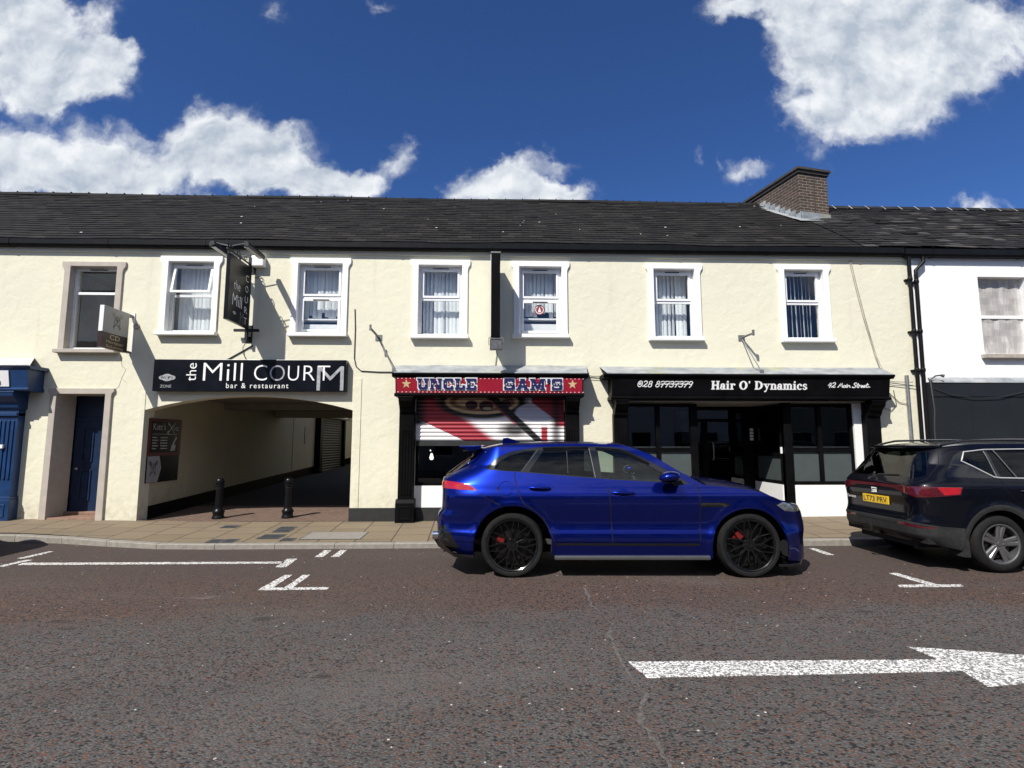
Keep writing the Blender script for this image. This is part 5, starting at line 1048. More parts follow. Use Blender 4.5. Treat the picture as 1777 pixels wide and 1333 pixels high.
m = MB(); F = frame((ARCH_L+.301, 0, 0), (0, 1, 0), (0, 0, 1), (1, 0, 0))
for a, b in ((10.5, 11.0), (11.5, 11.75), (11.85, 12.1), (12.2, 12.45), (12.6, 13.2)): ribbon(m, F, [(a, 2.74), (b, 2.74)], .12, .002+a*1e-4)
m.build('lettering', M['sign_white'], rs, recalc=False)
bw = thing('yard_building', 'pale end wall closing the yard behind the passage', 'building', (0, 0, 0))
m = MB(); m.box(ARCH_L-1, 3, 16, 16.3, 0, 4); m.build('wall', M['cream_dim'], bw)
m = MB(); m.box(ARCH_L, 3, 15.98, 16.0, 0.3, 1.3); m.build('plinth', M['black_plinth'], bw)
m = MB(); m.box(-1.5, -1.2, 6.87, 16, 0, 6.0); o = m.build('yard_shade_wall', M['cream_dim']); tag(o, 'unseen tall cream wall added to darken the yard', 'wall')  # out-of-view wall, built tall to cut sky light in the yard
# ================================================================ the other side of the street (seen only as reflections)
def opposite(name, label, x0, x1, h, wall, seed):
    t = thing(name, label, 'house', (0, 0, 0), group='houses across the street'); rnd = random.Random(seed); wins = []
    x = x0+.9
    while x < x1-1.6:
        wins.append(rect(x, x+1.0, 3.6, 5.0)); wins.append(rect(x, x+1.2, .9, 2.3)); x += 2.4
    m = MB(); m.plate(rect(x0, x1, 0, h), wins, -19.6, -19.4, 'y'); m.box(x0, x1, -26, -25.8, 0, h); m.build('wall', wall, t)
    m = MB(); m.plate([(-19.1, h-.1), (-22.7, h+2.3), (-26.3, h-.1)], (), x0, x1, 'x'); rf = m.build('roof', M['slate_a'], t)
    m = MB(); m.box(x1-1, x1-.3, -23.2, -22.2, h+1.6, h+3.2); m.build('chimney', M['chimney'], rf)
    m = MB()
    for r_ in wins: m.box(r_[0][0], r_[1][0], -19.58, -19.56, r_[0][1], r_[2][1])
    for r_ in wins: m.plate(r_, [rect(r_[0][0]+.06, r_[1][0]-.06, r_[0][1]+.06, r_[2][1]-.06)], -19.5, -19.45, 'y', 1)
    m.build('window', [M['sign_black'], M['upvc']], t)
opposite('terraced_house', 'white house across the street mirrored in the salon window', 2, 16, 5.8, M['white_wall'], 1)
opposite('terraced_house', 'grey rendered house across the street mirrored in shop windows', -14, 1.9, 6.2, pm('grey_render', (.36, .35, .33), .85), 2)
opposite('terraced_house', 'cream house across the street mirrored in the car doors', 16.1, 34, 5.6, M['cream_dim'], 3)
opposite('terraced_house', 'taupe house across the street beyond the left end', -32, -14.1, 5.6, M['taupe'], 4)
# ================================================================ cars
def carpaint(name, col, metal, flake=.15):
    k = NT(name); k.color(k.ramp(k.noise(900, 2), [(.35, tuple(c*(1-flake) for c in col)), (.65, tuple(c*(1+flake) for c in col))]))
    k.b.inputs['Metallic'].default_value = metal; k.b.inputs['Specular IOR Level'].default_value = .1; k.rough(.29); k.b.inputs['Coat Weight'].default_value = 1 if metal > .5 else .7; k.b.inputs['Coat Roughness'].default_value = .025; k.b.inputs['Coat IOR'].default_value = 1.36
    k.bump(k.noise(1.8, 3), .03, .02); return k.m
M['blue_paint'] = carpaint('metallic_blue_car_paint', (.004, .015, .215), .93)
M['black_paint'] = carpaint('blue_black_car_paint', (.003, .0035, .007), .2)
M['car_trim'] = pm('black_car_plastic', (.016, .016, .017), .55, var=.25, scale=20, bump=.1, bscale=400)
M['gloss_black'] = pm('gloss_black_trim', (.004, .004, .005), .15, var=.2, bump=0, coat=.6)
M['cladding'] = pm('dusty_grey_cladding', (.022, .022, .023), .65, var=.25, scale=10, bump=.1, bscale=300, dirt=(.040, .038, .036), spec=.25)
M['tyre'] = pm('rubber_tyre', (.010, .010, .010), .8, var=.3, scale=16, bump=.15, bscale=120, dirt=(.020, .019, .018), spec=.2)
M['rim_black'] = pm('gloss_black_rim', (.005, .005, .0055), .22, .3, var=.3, scale=14, bump=0, coat=.5)
M['rim_silver'] = pm('silver_alloy_rim', (.20, .20, .202), .34, .75, var=.12, scale=12, bump=0)
M['bright_trim'] = pm('bright_window_trim', (.52, .52, .51), .4, .3, var=.05, bump=0)
M['chrome'] = pm('chrome', (.80, .81, .83), .12, 1., var=.05, bump=0)
M['satin'] = pm('satin_aluminium', (.17, .17, .175), .35, .8, var=.08, bump=0)
M['disc'] = pm('brake_disc', (.035, .034, .033), .4, .8, var=.2, bump=.05)
M['caliper'] = pm('red_brake_caliper', (.13, .008, .007), .35, var=.1, bump=0)
M['tail_red'] = pm('red_lens', (.33, .008, .014), .12, var=.25, scale=9, bump=.35, bscale=28, coat=1)
M['tail_dark'] = pm('dark_red_lens', (.07, .006, .010), .12, var=.3, scale=9, bump=.2, bscale=30, coat=1)
M['lamp_clear'] = pm('clear_headlamp', (.24, .26, .28), .10, .6, var=.8, scale=16, bump=.5, bscale=30, coat=1)
M['seat'] = pm('dark_seat_fabric', (.035, .036, .038), .85, var=.2, bump=.1)
M['plate'] = pm('yellow_number_plate', (.72, .46, .02), .35, var=.05, bump=0)
M['lining'] = pm('car_lining', (.025, .026, .027), .9, var=.2, bump=0)
M['gap'] = pm('panel_gap', (.004, .004, .006), .9, bump=0)
def table(T):
    """smooth monotone-ish interpolation through (x, y) knots"""
    n = len(T); ms = []
    for i in range(n):
        if i == 0: ms.append((T[1][1]-T[0][1])/(T[1][0]-T[0][0]))
        elif i == n-1: ms.append((T[-1][1]-T[-2][1])/(T[-1][0]-T[-2][0]))
        else:
            a = (T[i][1]-T[i-1][1])/(T[i][0]-T[i-1][0]); b = (T[i+1][1]-T[i][1])/(T[i+1][0]-T[i][0]); ms.append(0 if a*b <= 0 else 2*a*b/(a+b))
    def f(x):
        if x <= T[0][0]: return T[0][1]
        if x >= T[-1][0]: return T[-1][1]
        for i in range(n-1):
            if x <= T[i+1][0]:
                h = T[i+1][0]-T[i][0]; t = (x-T[i][0])/h
                return (2*t**3-3*t*t+1)*T[i][1]+(t**3-2*t*t+t)*h*ms[i]+(-2*t**3+3*t*t)*T[i+1][1]+(t**3-t*t)*h*ms[i+1]
    return f
def inpoly(x, y, p):
    c = False; n = len(p); j = n-1
    for i in range(n):
        if (p[i][1] > y) != (p[j][1] > y) and x < (p[j][0]-p[i][0])*(y-p[i][1])/(p[j][1]-p[i][1])+p[i][0]: c = not c
        j = i
    return c
def densify(p, d=.03, closed=True):
    out = []; n = len(p)
    for i in range(n if closed else n-1):
        a, b = p[i], p[(i+1) % n]; k = max(1, int(math.dist(a, b)/d))
        for j in range(k): t = j/k; out.append((a[0]+(b[0]-a[0])*t, a[1]+(b[1]-a[1])*t))
    if not closed: out.append(p[-1])
    return out
def rounded(p, r=.02, n=4):
    out = []; N_ = len(p)
    for i in range(N_):
        a, b, c = Vector(p[i-1]), Vector(p[i]), Vector(p[(i+1) % N_]); d1 = min(r, (a-b).length*.45); d2 = min(r, (c-b).length*.45)
        q0 = b+(a-b).normalized()*d1; q1 = b+(c-b).normalized()*d2
        for k in range(n+1): t = k/n; q = q0*(1-t)**2+b*2*t*(1-t)+q1*t*t; out.append((q.x, q.y))
    return out
def strip(p, w):
    """thin closed band following an open line: panel gaps"""
    L_, R_ = [], []
    for i, q in enumerate(p):
        a, b = p[max(i-1, 0)], p[min(i+1, len(p)-1)]; dx, dz = b[0]-a[0], b[1]-a[1]; l = math.hypot(dx, dz) or 1; nx, nz = -dz/l*w/2, dx/l*w/2
        L_.append((q[0]+nx, q[1]+nz)); R_.append((q[0]-nx, q[1]-nz))
    return L_+R_[::-1]
def spline(p, n=6):
    P = [Vector(q) for q in p]; out = []
    for i in range(len(P)-1):
        p0, p1, p2, p3 = P[max(i-1, 0)], P[i], P[i+1], P[min(i+2, len(P)-1)]
        for k in range(n):
            t = k/n; q = .5*((2*p1)+(p2-p0)*t+(2*p0-5*p1+4*p2-p3)*t*t+(3*p1-p0-3*p2+p3)*t**3); out.append((q.x, q.y))
    return out+[tuple(P[-1])]
class Shell:
    """closed car skin: (u, z) -> point. u runs from the rear centre round the corner, along the flank, round to the front centre"""
    def __init__(s, W, xr, xf, rail, bot, xa, xb, Ye, nr, nf, wheels, LC=.9, LE=.6, mid=1.35, crown=None):
        s.W, s.xr, s.xf, s.rail, s.bot = map(table, (W, xr, xf, rail, bot)); s.xa, s.xb, s.Ye, s.nr, s.nf = xa, xb, Ye, nr, nf
        s.LC, s.LE, s.wheels, s.mid = LC, LE, wheels, mid; s.u0 = xa-LC-LE; s.u1 = xb+LC+LE; s.crown = table(crown)
    def S(s, u, z):
        W = s.W(z); x = u
        if u < s.xa: end, t, n, x0 = s.xr(z), (s.xa-u)/s.LC, s.nr-1.3*max(0, min(1, (z-1.12)/.22)), s.xa
        elif u > s.xb: end, t, n, x0 = s.xf(z), (u-s.xb)/s.LC, s.nf, s.xb
        else: end = None
        if end is None: y = W
        else:
            Ye = s.Ye*W/.95
            if t <= 1:
                th = t*math.pi/2; x = x0+(end-x0)*math.sin(th)**(2/n); y = Ye+(W-Ye)*max(0, math.cos(th))**(2/n)
            else: x = end; y = Ye*max(0, 1-(t-1)*s.LC/s.LE); x += (.03 if end < 0 else -.03)*((y/Ye)**2-1)*-1*0
        y *= 1-.012*((x-s.mid)/1.7)**2
        for (wx, wz, r) in s.wheels:
            d = math.hypot(x-wx, z-wz); y += .020*math.exp(-((d-r)/.055)**2)*(1 if z > wz-.1 else max(0, 1-(wz-.1-z)/.1))
        return Vector((x, -y, z))
    def Nrm(s, u, z):
        e = .004; a = s.S(u+e, z)-s.S(u-e, z); b = s.S(u, z+e)-s.S(u, z-e); n = a.cross(b)
        return n.normalized() if n.length > 1e-12 else Vector((0, -1, 0))
    def ux(s, x, z):
        if s.xa <= x <= s.xb: return x
        lo, hi = 0., 1.
        sg = -1 if x < s.xa else 1; base = s.xa if sg < 0 else s.xb
        for _ in range(40):
            m_ = (lo+hi)/2; xx = s.S(base+sg*m_*s.LC, z).x
            if (xx > x) == (sg < 0): lo = m_
            else: hi = m_
        return base+sg*lo*s.LC
    def uy(s, y, z, rear=True):
        lo, hi = 0., 1+s.LE/s.LC; sg = -1 if rear else 1; base = s.xa if rear else s.xb
        for _ in range(40):
            m_ = (lo+hi)/2
            if -s.S(base+sg*m_*s.LC, z).y > y: lo = m_
            else: hi = m_
        return base+sg*lo*s.LC
    def fx(s, p): return [(s.ux(x, z), z) for x, z in p]
    def fy(s, p, rear=True): return [(s.uy(y, z, rear), z) for y, z in p]
    def cut(s, regions, step=.028):
        n = 150; us = [s.u0+(s.u1-s.u0)*i/n for i in range(n+1)]
        xo = lambda u: s.S(u, .8).x
        lo = [(u, s.bot(xo(u))) for u in us]; hi = [(u, s.rail(max(s.S(u, 1.5 if u < s.xa else .8).x, -9))) for u in us]
        dom = lo+hi[::-1]; s.top = hi
        V, E = [], []
        def loop(p):
            k = len(V); V.extend(Vector(q) for q in p); E.extend((k+i, k+(i+1) % len(p)) for i in range(len(p)))
        loop(dom)
        # keep every region inside the skin's own outline
        for r in regions: loop(r[1])
        pts = [tuple(v) for v in V]; cell = {}
        for p in pts: cell.setdefault((int(p[0]/step), int(p[1]/step)), []).append(p)
        u = s.u0
        while u < s.u1:
            z = .1
            while z < 1.75:
                if inpoly(u, z, dom):
                    c = (int(u/step), int(z/step)); ok = True
                    for i in (-1, 0, 1):
                        for j in (-1, 0, 1):
                            for q in cell.get((c[0]+i, c[1]+j), ()):
                                if abs(q[0]-u) < step*.55 and abs(q[1]-z) < step*.55: ok = False
                    if ok: V.append(Vector((u, z)))
                z += step
            u += step
        vo, eo, fo, *_ = delaunay_2d_cdt(V, E, [], 0, 1e-6)
        bb = [(min(q[0] for q in r[1]), max(q[0] for q in r[1]), min(q[1] for q in r[1]), max(q[1] for q in r[1])) for r in regions]
        parts = {}
        for f in fo:
            cx = sum(vo[i][0] for i in f)/3; cz = sum(vo[i][1] for i in f)/3
            if not inpoly(cx, cz, dom): continue
            nm = 'body'
            for r, b in zip(regions, bb):
                if b[0] <= cx <= b[1] and b[2] <= cz <= b[3] and inpoly(cx, cz, r[1]): nm = r[0]; break
            parts.setdefault(nm, []).append(tuple(f))
        s.vo = [tuple(v) for v in vo]; s.P = [s.S(*v) for v in s.vo]; s.Nn = [s.Nrm(*v) for v in s.vo]; return parts
    def mesh(s, name, faces, mat, parent, sides=(-1, 1), off=0., label=None, edge=0.):
        vs, ns, fs = [], [], []
        for sd_ in sides:
            idx = {}
            for f in faces:
                q = []
                for i in f:
                    if i not in idx:
                        idx[i] = len(vs); p = s.P[i]+s.Nn[i]*off; nn = s.Nn[i]
                        vs.append((p.x, p.y if sd_ < 0 else -p.y, p.z)); ns.append((nn.x, nn.y if sd_ < 0 else -nn.y, nn.z))
                    q.append(idx[i])
                fs.append(tuple(q) if sd_ < 0 else tuple(reversed(q)))
        me = bpy.data.meshes.new(name); me.from_pydata(vs, [], fs); me.materials.append(mat)
        me.polygons.foreach_set('use_smooth', [True]*len(me.polygons)); me.update()
        # make winding agree with the outward normal
        flip = sum(1 for p in me.polygons if p.normal.dot(Vector(ns[p.vertices[0]])) < 0)
        if flip > len(me.polygons)/2: me.flip_normals()
        me.normals_split_custom_set_from_vertices(ns)
        o = bpy.data.objects.new(name, me); COL.objects.link(o); o.parent = parent
        if label: o['label'] = label
        return o
    def top_sheet(s, parent, bands, nv=18):
        """roof, screen, bonnet between the two rails"""
        rows = []
        for (u, z) in s.top:
            p = s.S(u, z)
            if rows and p.x <= rows[-1].x+1e-4: continue
            rows.append(p)
        bands = sorted(bands); out = {}
        def pt(p, v): yy = -p.y; return (p.x, v*yy, p.z+s.crown(p.x)*(1-abs(v)**2.4)*(min(1, yy/.5)))
        for a, b in zip(rows, rows[1:]):
            xm = (a.x+b.x)/2; nm = [k for x0, k in bands if xm >= x0][-1]
            for j in range(nv):
                v0, v1 = -1+2*j/nv, -1+2*(j+1)/nv; k = nm
                if nm == 'windscreen' and (j == 0 or j == nv-1): k = 'roof_panel'
                if nm == 'windscreen' and xm > bands[[b_[1] for b_ in bands].index('windscreen')+1][0]-.06: k = 'cowl'
                mb = out.setdefault(k, MB()); mb.quad(pt(a, v0), pt(b, v0), pt(b, v1), pt(a, v1))
        return out
def weld(o, d=1e-4):
    bm = bmesh.new(); bm.from_mesh(o.data); bmesh.ops.remove_doubles(bm, verts=bm.verts, dist=d); bmesh.ops.recalc_face_normals(bm, faces=bm.faces)
    if sum(f.normal.z for f in bm.faces) < 0: bmesh.ops.reverse_faces(bm, faces=bm.faces)
    bm.to_mesh(o.data); bm.free(); return o
def wheel(parent, x, y, z, r, rr, wd, style, side, spin=0.):
    """side -1: outer face towards -y"""
    sg = side; w = MB(); prof = []
    oy = lambda d: sg*(-d)
    # tyre: sidewall bulge, shoulder, tread with three grooves
    P = [(rr-.004, .018), (rr+.008, .004), (rr+(r-rr)*.35, -.006), (rr+(r-rr)*.72, .002), (r-.016, .022), (r-.004, .040), (r, .058), (r, wd*.36), (r-.007, wd*.37), (r-.007, wd*.39), (r, wd*.40), (r, wd*.6), (r-.007, wd*.61), (r-.007, wd*.63), (r, wd*.64), (r, wd-.058), (r-.016, wd-.022), (rr+(r-rr)*.5, wd+.004), (rr, wd-.02)]
    w.lathe([(a, oy(-b)) for a, b in P], (0, 0, 0), 56, 'y'); t = w.build('wheel', M['tyre'], parent, smooth=True, ang=50); t.location = (x, y, z); t.rotation_euler = (0, spin, 0)
    m = MB(); m.lathe([(rr+.004, oy(-.012)), (rr+.006, oy(-.004)), (rr-.006, oy(-.002)), (rr-.018, oy(-.010)), (rr-.022, oy(-.05)), (rr-.035, oy(-.14)), (rr-.03, oy(-wd+.02))], (0, 0, 0), 56, 'y')
    def spoke(a0, r0, a1, r1, w0, w1, d0, d1, th=.03, mb=None):
        mb = mb or m
        p0 = Vector((r0*math.cos(a0), 0, r0*math.sin(a0))); p1 = Vector((r1*math.cos(a1), 0, r1*math.sin(a1))); t_ = (p1-p0).normalized(); n_ = Vector((-t_.z, 0, t_.x))
        vs = []
        for p, ww, d in ((p0, w0, d0), (p1, w1, d1)):
            for (s1, dd) in ((-.5, d+.012), (-.28, d), (.28, d), (.5, d+.012), (.42, d+th), (-.42, d+th)): q = p+n_*ww*s1; vs.append((q.x, oy(-dd), q.z))
        mb.add(vs, [(i, (i+1) % 6, 6+(i+1) % 6, 6+i) for i in range(6)]+[(5, 4, 3, 2, 1, 0), (6, 7, 8, 9, 10, 11)])
    if style == 'mesh':
        n = 10
        for i in range(n):
            a = 2*math.pi*i/n; da = math.pi/n
            spoke(a, .055, a+.04, rr*.50, .034, .022, .026, .020); spoke(a+.04, rr*.50, a-da*.62, rr-.008, .019, .014, .022, .012); spoke(a+.04, rr*.50, a+da*.85, rr-.008, .019, .014, .022, .012)
        m.lathe([(0, oy(-.020)), (.03, oy(-.018)), (.035, oy(-.026)), (.075, oy(-.030)), (.085, oy(-.05)), (.08, oy(-.09))], (0, 0, 0), 24, 'y')
    else:
        for i in range(5):
            a = 2*math.pi*i/5+.3
            for s1 in (-1, 1): spoke(a+s1*.26, .055, a+s1*.155, rr-.008, .050, .062, .030, .014, .035)
        m.lathe([(0, oy(-.022)), (.030, oy(-.022)), (.034, oy(-.030)), (.085, oy(-.034)), (.09, oy(-.06))], (0, 0, 0), 24, 'y')
    for i in range(5): a = 2*math.pi*i/5; m.lathe([(0, oy(-.024)), (.010, oy(-.024)), (.011, oy(-.04))], (.055*math.cos(a), 0, .055*math.sin(a)), 8, 'y')
    m.build('rim', M['rim_black' if style == 'mesh' else 'rim_silver'], t, smooth=True, ang=35)
    m = MB(); m.lathe([(.06, oy(-.085)), (.185, oy(-.085)), (.185, oy(-.115)), (.06, oy(-.115))], (0, 0, 0), 40, 'y'); m.lathe([(0, oy(-.11)), (rr-.04, oy(-.13))], (0, 0, 0), 30, 'y'); m.build('brake_disc', M['disc'], t, smooth=True)
    m = MB()
    for k in range(6):
        a0 = math.pi*.84+k*.11; a1 = a0+.11
        for (ra, rb) in ((.115, .205),):
            vs = [(q*math.cos(a), oy(-d), q*math.sin(a)) for d in (.052, .12) for a in (a0, a1) for q in (ra, rb)]
            m.add(vs, [(0, 1, 3, 2), (4, 6, 7, 5), (0, 4, 5, 1), (2, 3, 7, 6), (0, 2, 6, 4), (1, 5, 7, 3)])
    if style == 'mesh': m.build('brake_caliper', M['caliper'], t)
    return t
def arch(wx, wz, r, z0=.1, n=26):
    return [(wx+r*math.cos(a), wz+r*math.sin(a)) for a in [math.pi*i/n for i in range(n+1)]]+[(wx-r*.97, z0), (wx+r*.97, z0)]
def liner(parent, spots, r, yin=.52, yout=.90):
    m = MB()
    for wx, wz in spots:
        for sg in (-1, 1):
            m = MB(); n = 18
            for i in range(n):
                a0, a1 = math.pi*i/n-.25*(i == 0), math.pi*(i+1)/n+.25*(i == n-1); f = lambda a, y: (wx+r*math.cos(a), sg*y, wz+r*math.sin(a))
                m.quad(f(a0, yin), f(a1, yin), f(a1, yout), f(a0, yout)); m.add([(wx, sg*yin, wz), f(a0, yin), f(a1, yin)], [(0, 1, 2)])
            m.build('wheel_liner', M['gap'], parent, recalc=False)
def seat(m, x, y, base=.42):
    m.plate([(x-.22, base), (x+.30, base+.06), (x+.32, base+.18), (x-.10, base+.16), (x-.34, base+.70), (x-.45, base+.72), (x-.36, base+.10)], (), y-.24, y+.24, 'y')
    m.plate([(x-.41, base+.74), (x-.31, base+.73), (x-.33, base+.90), (x-.43, base+.92)], (), y-.13, y+.13, 'y')
def band(x0, x1, z0, z1): return densify([(x0, z0), (x1, z0), (x1, z1), (x0, z1)], .05)

# ---- blue SUV
def blue_car():
    t = thing('parked_car', 'glossy metallic blue SUV with black alloy wheels parked in front of the shops', 'car', (.20, -2.965, 0), R(-2.0))
    WB = 2.905; WZ_ = .386
    s = Shell(W=[(.1,.90),(.2,.925),(.35,.945),(.46,.953),(.52,.949),(.58,.928),(.65,.920),(.74,.933),(.83,.949),(.90,.960),(.96,.962),(1.0,.953),(1.06,.928),(1.10,.912),(1.15,.890),(1.2,.865),(1.55,.68),(1.66,.60)],
        xr=[(.15,-.50),(.23,-.62),(.32,-.86),(.41,-.93),(.6,-.935),(.73,-.92),(.81,-.872),(1.0,-.866),(1.12,-.876),(1.19,-.862),(1.33,-.70),(1.46,-.52),(1.58,-.41)],
        xf=[(.1,3.74),(.2,3.80),(.42,3.79),(.6,3.815),(.73,3.79),(.80,3.765),(.9,3.69),(1.0,3.6)],
        rail=[(-.45,1.535),(-.24,1.57),(0,1.60),(.4,1.615),(.73,1.622),(1.34,1.615),(1.5,1.597),(1.64,1.553),(1.79,1.492),(1.9,1.432),(2.02,1.357),(2.14,1.280),(2.27,1.205),(2.36,1.150),(2.44,1.112),(2.6,1.10),(2.82,1.075),(3.19,1.015),(3.36,.945),(3.55,.875),(3.7,.845),(3.8,.835)],
        bot=[(-.93,.30),(-.7,.255),(-.42,.235),(.5,.275),(2.5,.235),(3.3,.22),(3.6,.17),(3.9,.17)], xa=-.12, xb=3.0, Ye=.46, nr=3.0, nf=2.4, wheels=[(.05,WZ_,.485),(2.95,.365,.475)],
        crown=[(-.45,.02),(-.2,.035),(.7,.035),(1.3,.035),(1.8,.05),(2.2,.055),(2.4,.065),(2.8,.07),(3.3,.07),(3.6,.035),(3.85,.0)])
    dlo = rounded([(-.30,1.315),(-.14,1.452),(.02,1.518),(.2,1.552),(.46,1.583),(.8,1.594),(1.32,1.582),(1.45,1.562),(1.57,1.520),(1.70,1.455),(1.85,1.37),(2.0,1.282),(2.14,1.198),(2.26,1.122),(1.84,1.148),(1.27,1.179),(.9,1.207),(.52,1.237),(.11,1.269),(-.26,1.292)], .03)
    gq = rounded([(-.19,1.313),(-.13,1.389),(0,1.465),(.2,1.522),(.345,1.535),(.15,1.273),(-.09,1.288)], .02)
    gr = rounded([(.45,1.54),(1.025,1.548),(1.065,1.206),(.255,1.268)], .02)
    gf = rounded([(1.145,1.545),(1.42,1.522),(1.58,1.455),(1.70,1.385),(1.86,1.295),(1.965,1.232),(1.97,1.152),(1.165,1.196)], .02)
    AR, AF = (.05, WZ_, .478), (2.95, .365, .468)
    rd_edge = spline([(.08,1.262),(.085,1.18),(.165,.93),(.30,.825),(.445,.68),(.535,.50),(.565,.43)])
    mid = spline([(1.19,1.185),(1.24,1.01),(1.262,.66),(1.272,.428)])
    fr_e = spline([(2.30,1.13),(2.34,1.04),(2.352,.92),(2.352,.72),(2.335,.43)])
    lowln = spline([(.565,.43),(1.272,.425),(2.335,.43)], 14)
    reardoor = rd_edge[:-1]+densify([(.565,.43),(1.272,.428)], .06, False)[:-1]+mid[::-1]
    reardoor = [(x, z) for x, z in reardoor]+[(.6,1.23)]
    frontdoor = mid[:-1]+densify([(1.272,.428),(2.335,.43)], .06, False)[:-1]+fr_e[::-1]+[(1.84,1.148)]
    tail = rounded([(-.385,1.043),(-.46,1.102),(-.53,1.130),(-.70,1.145),(-.80,1.15)], .01)
    taily = s.fx([(-.385,1.045),(-.46,1.100),(-.53,1.128),(-.68,1.143),(-.80,1.150)])+s.fy([(.70,1.150),(.52,1.148),(.52,1.068),(.70,1.062)])+s.fx([(-.80,1.060),(-.6,1.053)])
    headl = s.fx([(3.30,.872),(3.40,.905),(3.50,.905)])+s.fy([(.72,.86),(.52,.835),(.50,.775),(.66,.775)], False)+s.fx([(3.58,.775),(3.42,.795)])
    diff = s.fy([(0,.62),(.55,.62),(.68,.56)])+s.fx([(-.80,.62),(-.72,.53),(-.60,.36),(-.56,.2)])+s.fy([(0,.2)])
    grille = s.fy([(0,.80),(.38,.80),(.46,.72),(.44,.50),(0,.50)], False); grille2 = s.fy([(0,.45),(.70,.44),(.66,.28),(0,.26)], False)
    glassr = s.fy([(0,1.20),(.66,1.205),(.58,1.46),(0,1.47)])
    vent = rounded([(2.365,.905),(2.67,.902),(2.725,.875),(2.66,.848),(2.362,.847)], .012)
    fuel = [(-.035+.085*math.cos(a), 1.067+.085*math.sin(a)*1.0) for a in [2*math.pi*i/28 for i in range(28)]]
    gaps = [strip(rd_edge, .012), strip(mid[4:], .012), strip(fr_e, .012), strip(densify([(.565,.43),(1.272,.427),(2.335,.43)], .06, False), .008), strip(fuel+[fuel[0]], .006),
            strip(s.fx(spline([(-.385,1.04),(-.20,.92),(-.04,.85)])), .007), strip(s.fx(densify([(-.72,.43),(-.42,.425)], .04, False)), .006), strip(densify([(3.40,.36),(3.55,.355)], .04, False) and s.fx(densify([(3.42,.36),(3.6,.355)], .05, False)), .006)]
    bb = strip([(x, z) for x, z in densify([(-.30,1.315),(-.14,1.456)], .05, False)], .01)
    regs = [('hole', s.fx(arch(*AR))), ('hole', s.fx(arch(*AF))), ('glass_q', s.fx(gq)), ('glass_r', gr), ('glass_f', gf), ('glass_b', glassr), ('dlo', s.fx(densify(dlo, .04))), ('tail', taily), ('head', headl), ('vent', vent), ('grille', grille), ('grille', grille2), ('diff', diff)]
    regs += [('gap', g) for g in gaps]+[('trim', strip(densify([(.57,.405),(2.33,.40)], .05, False), .028)), ('fuel', fuel), ('rdoor', reardoor), ('fdoor', frontdoor)]
    parts = s.cut(regs); BP = M['blue_paint']
    body = s.mesh('body', parts['body']+parts.get('fuel', []), BP, t)
    s.mesh('panel_gap', parts['gap'], M['gap'], t, off=-.006)
    for sd_ in (-1, 1):
        s.mesh('sill_shade_trim', parts['trim'], M['gloss_black'], t, (sd_,), off=.002)  # black rocker line that also paints the shade of the concave door bottom
        dr = s.mesh('door', parts['rdoor'], BP, t, (sd_,)); s.mesh('window', parts['glass_r'], M['privacy'], dr, (sd_,), off=-.008)
        df = s.mesh('door', parts['fdoor'], BP, t, (sd_,)); s.mesh('window', parts['glass_f'], M['car_glass'], df, (sd_,), off=-.008)
        s.mesh('quarter_window', parts['glass_q'], M['privacy'], t, (sd_,), off=-.004); s.mesh('window_trim', parts['dlo'], M['gloss_black'], t, (sd_,), off=-.002)
        s.mesh('tail_light', parts['tail'], M['tail_red'], t, (sd_,), off=.002); s.mesh('headlight', parts['head'], M['lamp_clear'], t, (sd_,), off=-.003)
        s.mesh('fender_vent', parts['vent'], M['gloss_black'], t, (sd_,), off=-.006)
        for d, x, z in ((dr, .39, 1.080), (df, 1.42, 1.022)):
            y = s.S(x, z).y; m = MB(); pts = []
            for k in range(13): a = k/12; pts.append((x-.135+.27*a, y-.022-.016*math.sin(math.pi*a), z+.004-.010*a))
            m.tube(pts, [.006+.011*min(1, math.sin(math.pi*min(max(k/12, .04), .96))*2.2) for k in range(13)], 10)
            for xx in (x-.11, x+.11): m.tube([(xx, y-.03, z), (xx, y+.01, z)], .012, 8)
            if sd_ > 0: m.v = [(a, -b, c) for a, b, c in m.v]
            m.build('handle', BP, d, smooth=True)
            m = MB(); n = 20; m.add([tuple(s.S(x+.062*math.cos(2*math.pi*i/n), z+.050*math.sin(2*math.pi*i/n))+s.Nrm(x, z)*.0025) for i in range(n)], [tuple(range(n))])
            if sd_ > 0: m.v = [(a, -b, c) for a, b, c in m.v]
            m.build('handle_cup', M['blue_paint'], d, smooth=True)
        # door mirror: shell, dark foot, amber-less lens at the back
        m = MB(); c = Vector((1.945, -1.075, 1.222)); n, k = 18, 10
        vs = []
        for i in range(k+1):
            th = math.pi*i/k
            for j in range(n):
                ph = 2*math.pi*j/n; x = .130*math.cos(th); rr = math.sin(th)**.75; fx = 1.0 if x > 0 else .9
                vs.append((c.x+x*fx+.01*math.sin(ph), c.y+.105*rr*math.cos(ph), c.z+.070*rr*math.sin(ph)*(1.0 if math.sin(ph) > 0 else .85)+.006*math.cos(th)))
        m.add(vs, [(i*n+j, i*n+(j+1) % n, (i+1)*n+(j+1) % n, (i+1)*n+j) for i in range(k) for j in range(n)])
        if sd_ > 0: m.v = [(a, -b, c_) for a, b, c_ in m.v]
        mr = m.build('door_mirror', BP, t, smooth=True, ang=180)
        m = MB(); m.plate([(1.96, 1.17), (2.08, 1.19), (2.12, 1.13), (2.00, 1.118)], (), -1.10, -.90, 'y'); m.plate([(1.86, 1.165), (2.03, 1.168), (2.01, 1.150), (1.88, 1.148)], (), -1.13, -1.0, 'y')
        if sd_ > 0: m.v = [(a, -b, c_) for a, b, c_ in m.v]
        m.build('mirror_foot', M['gloss_black'], mr, bevel=.008)
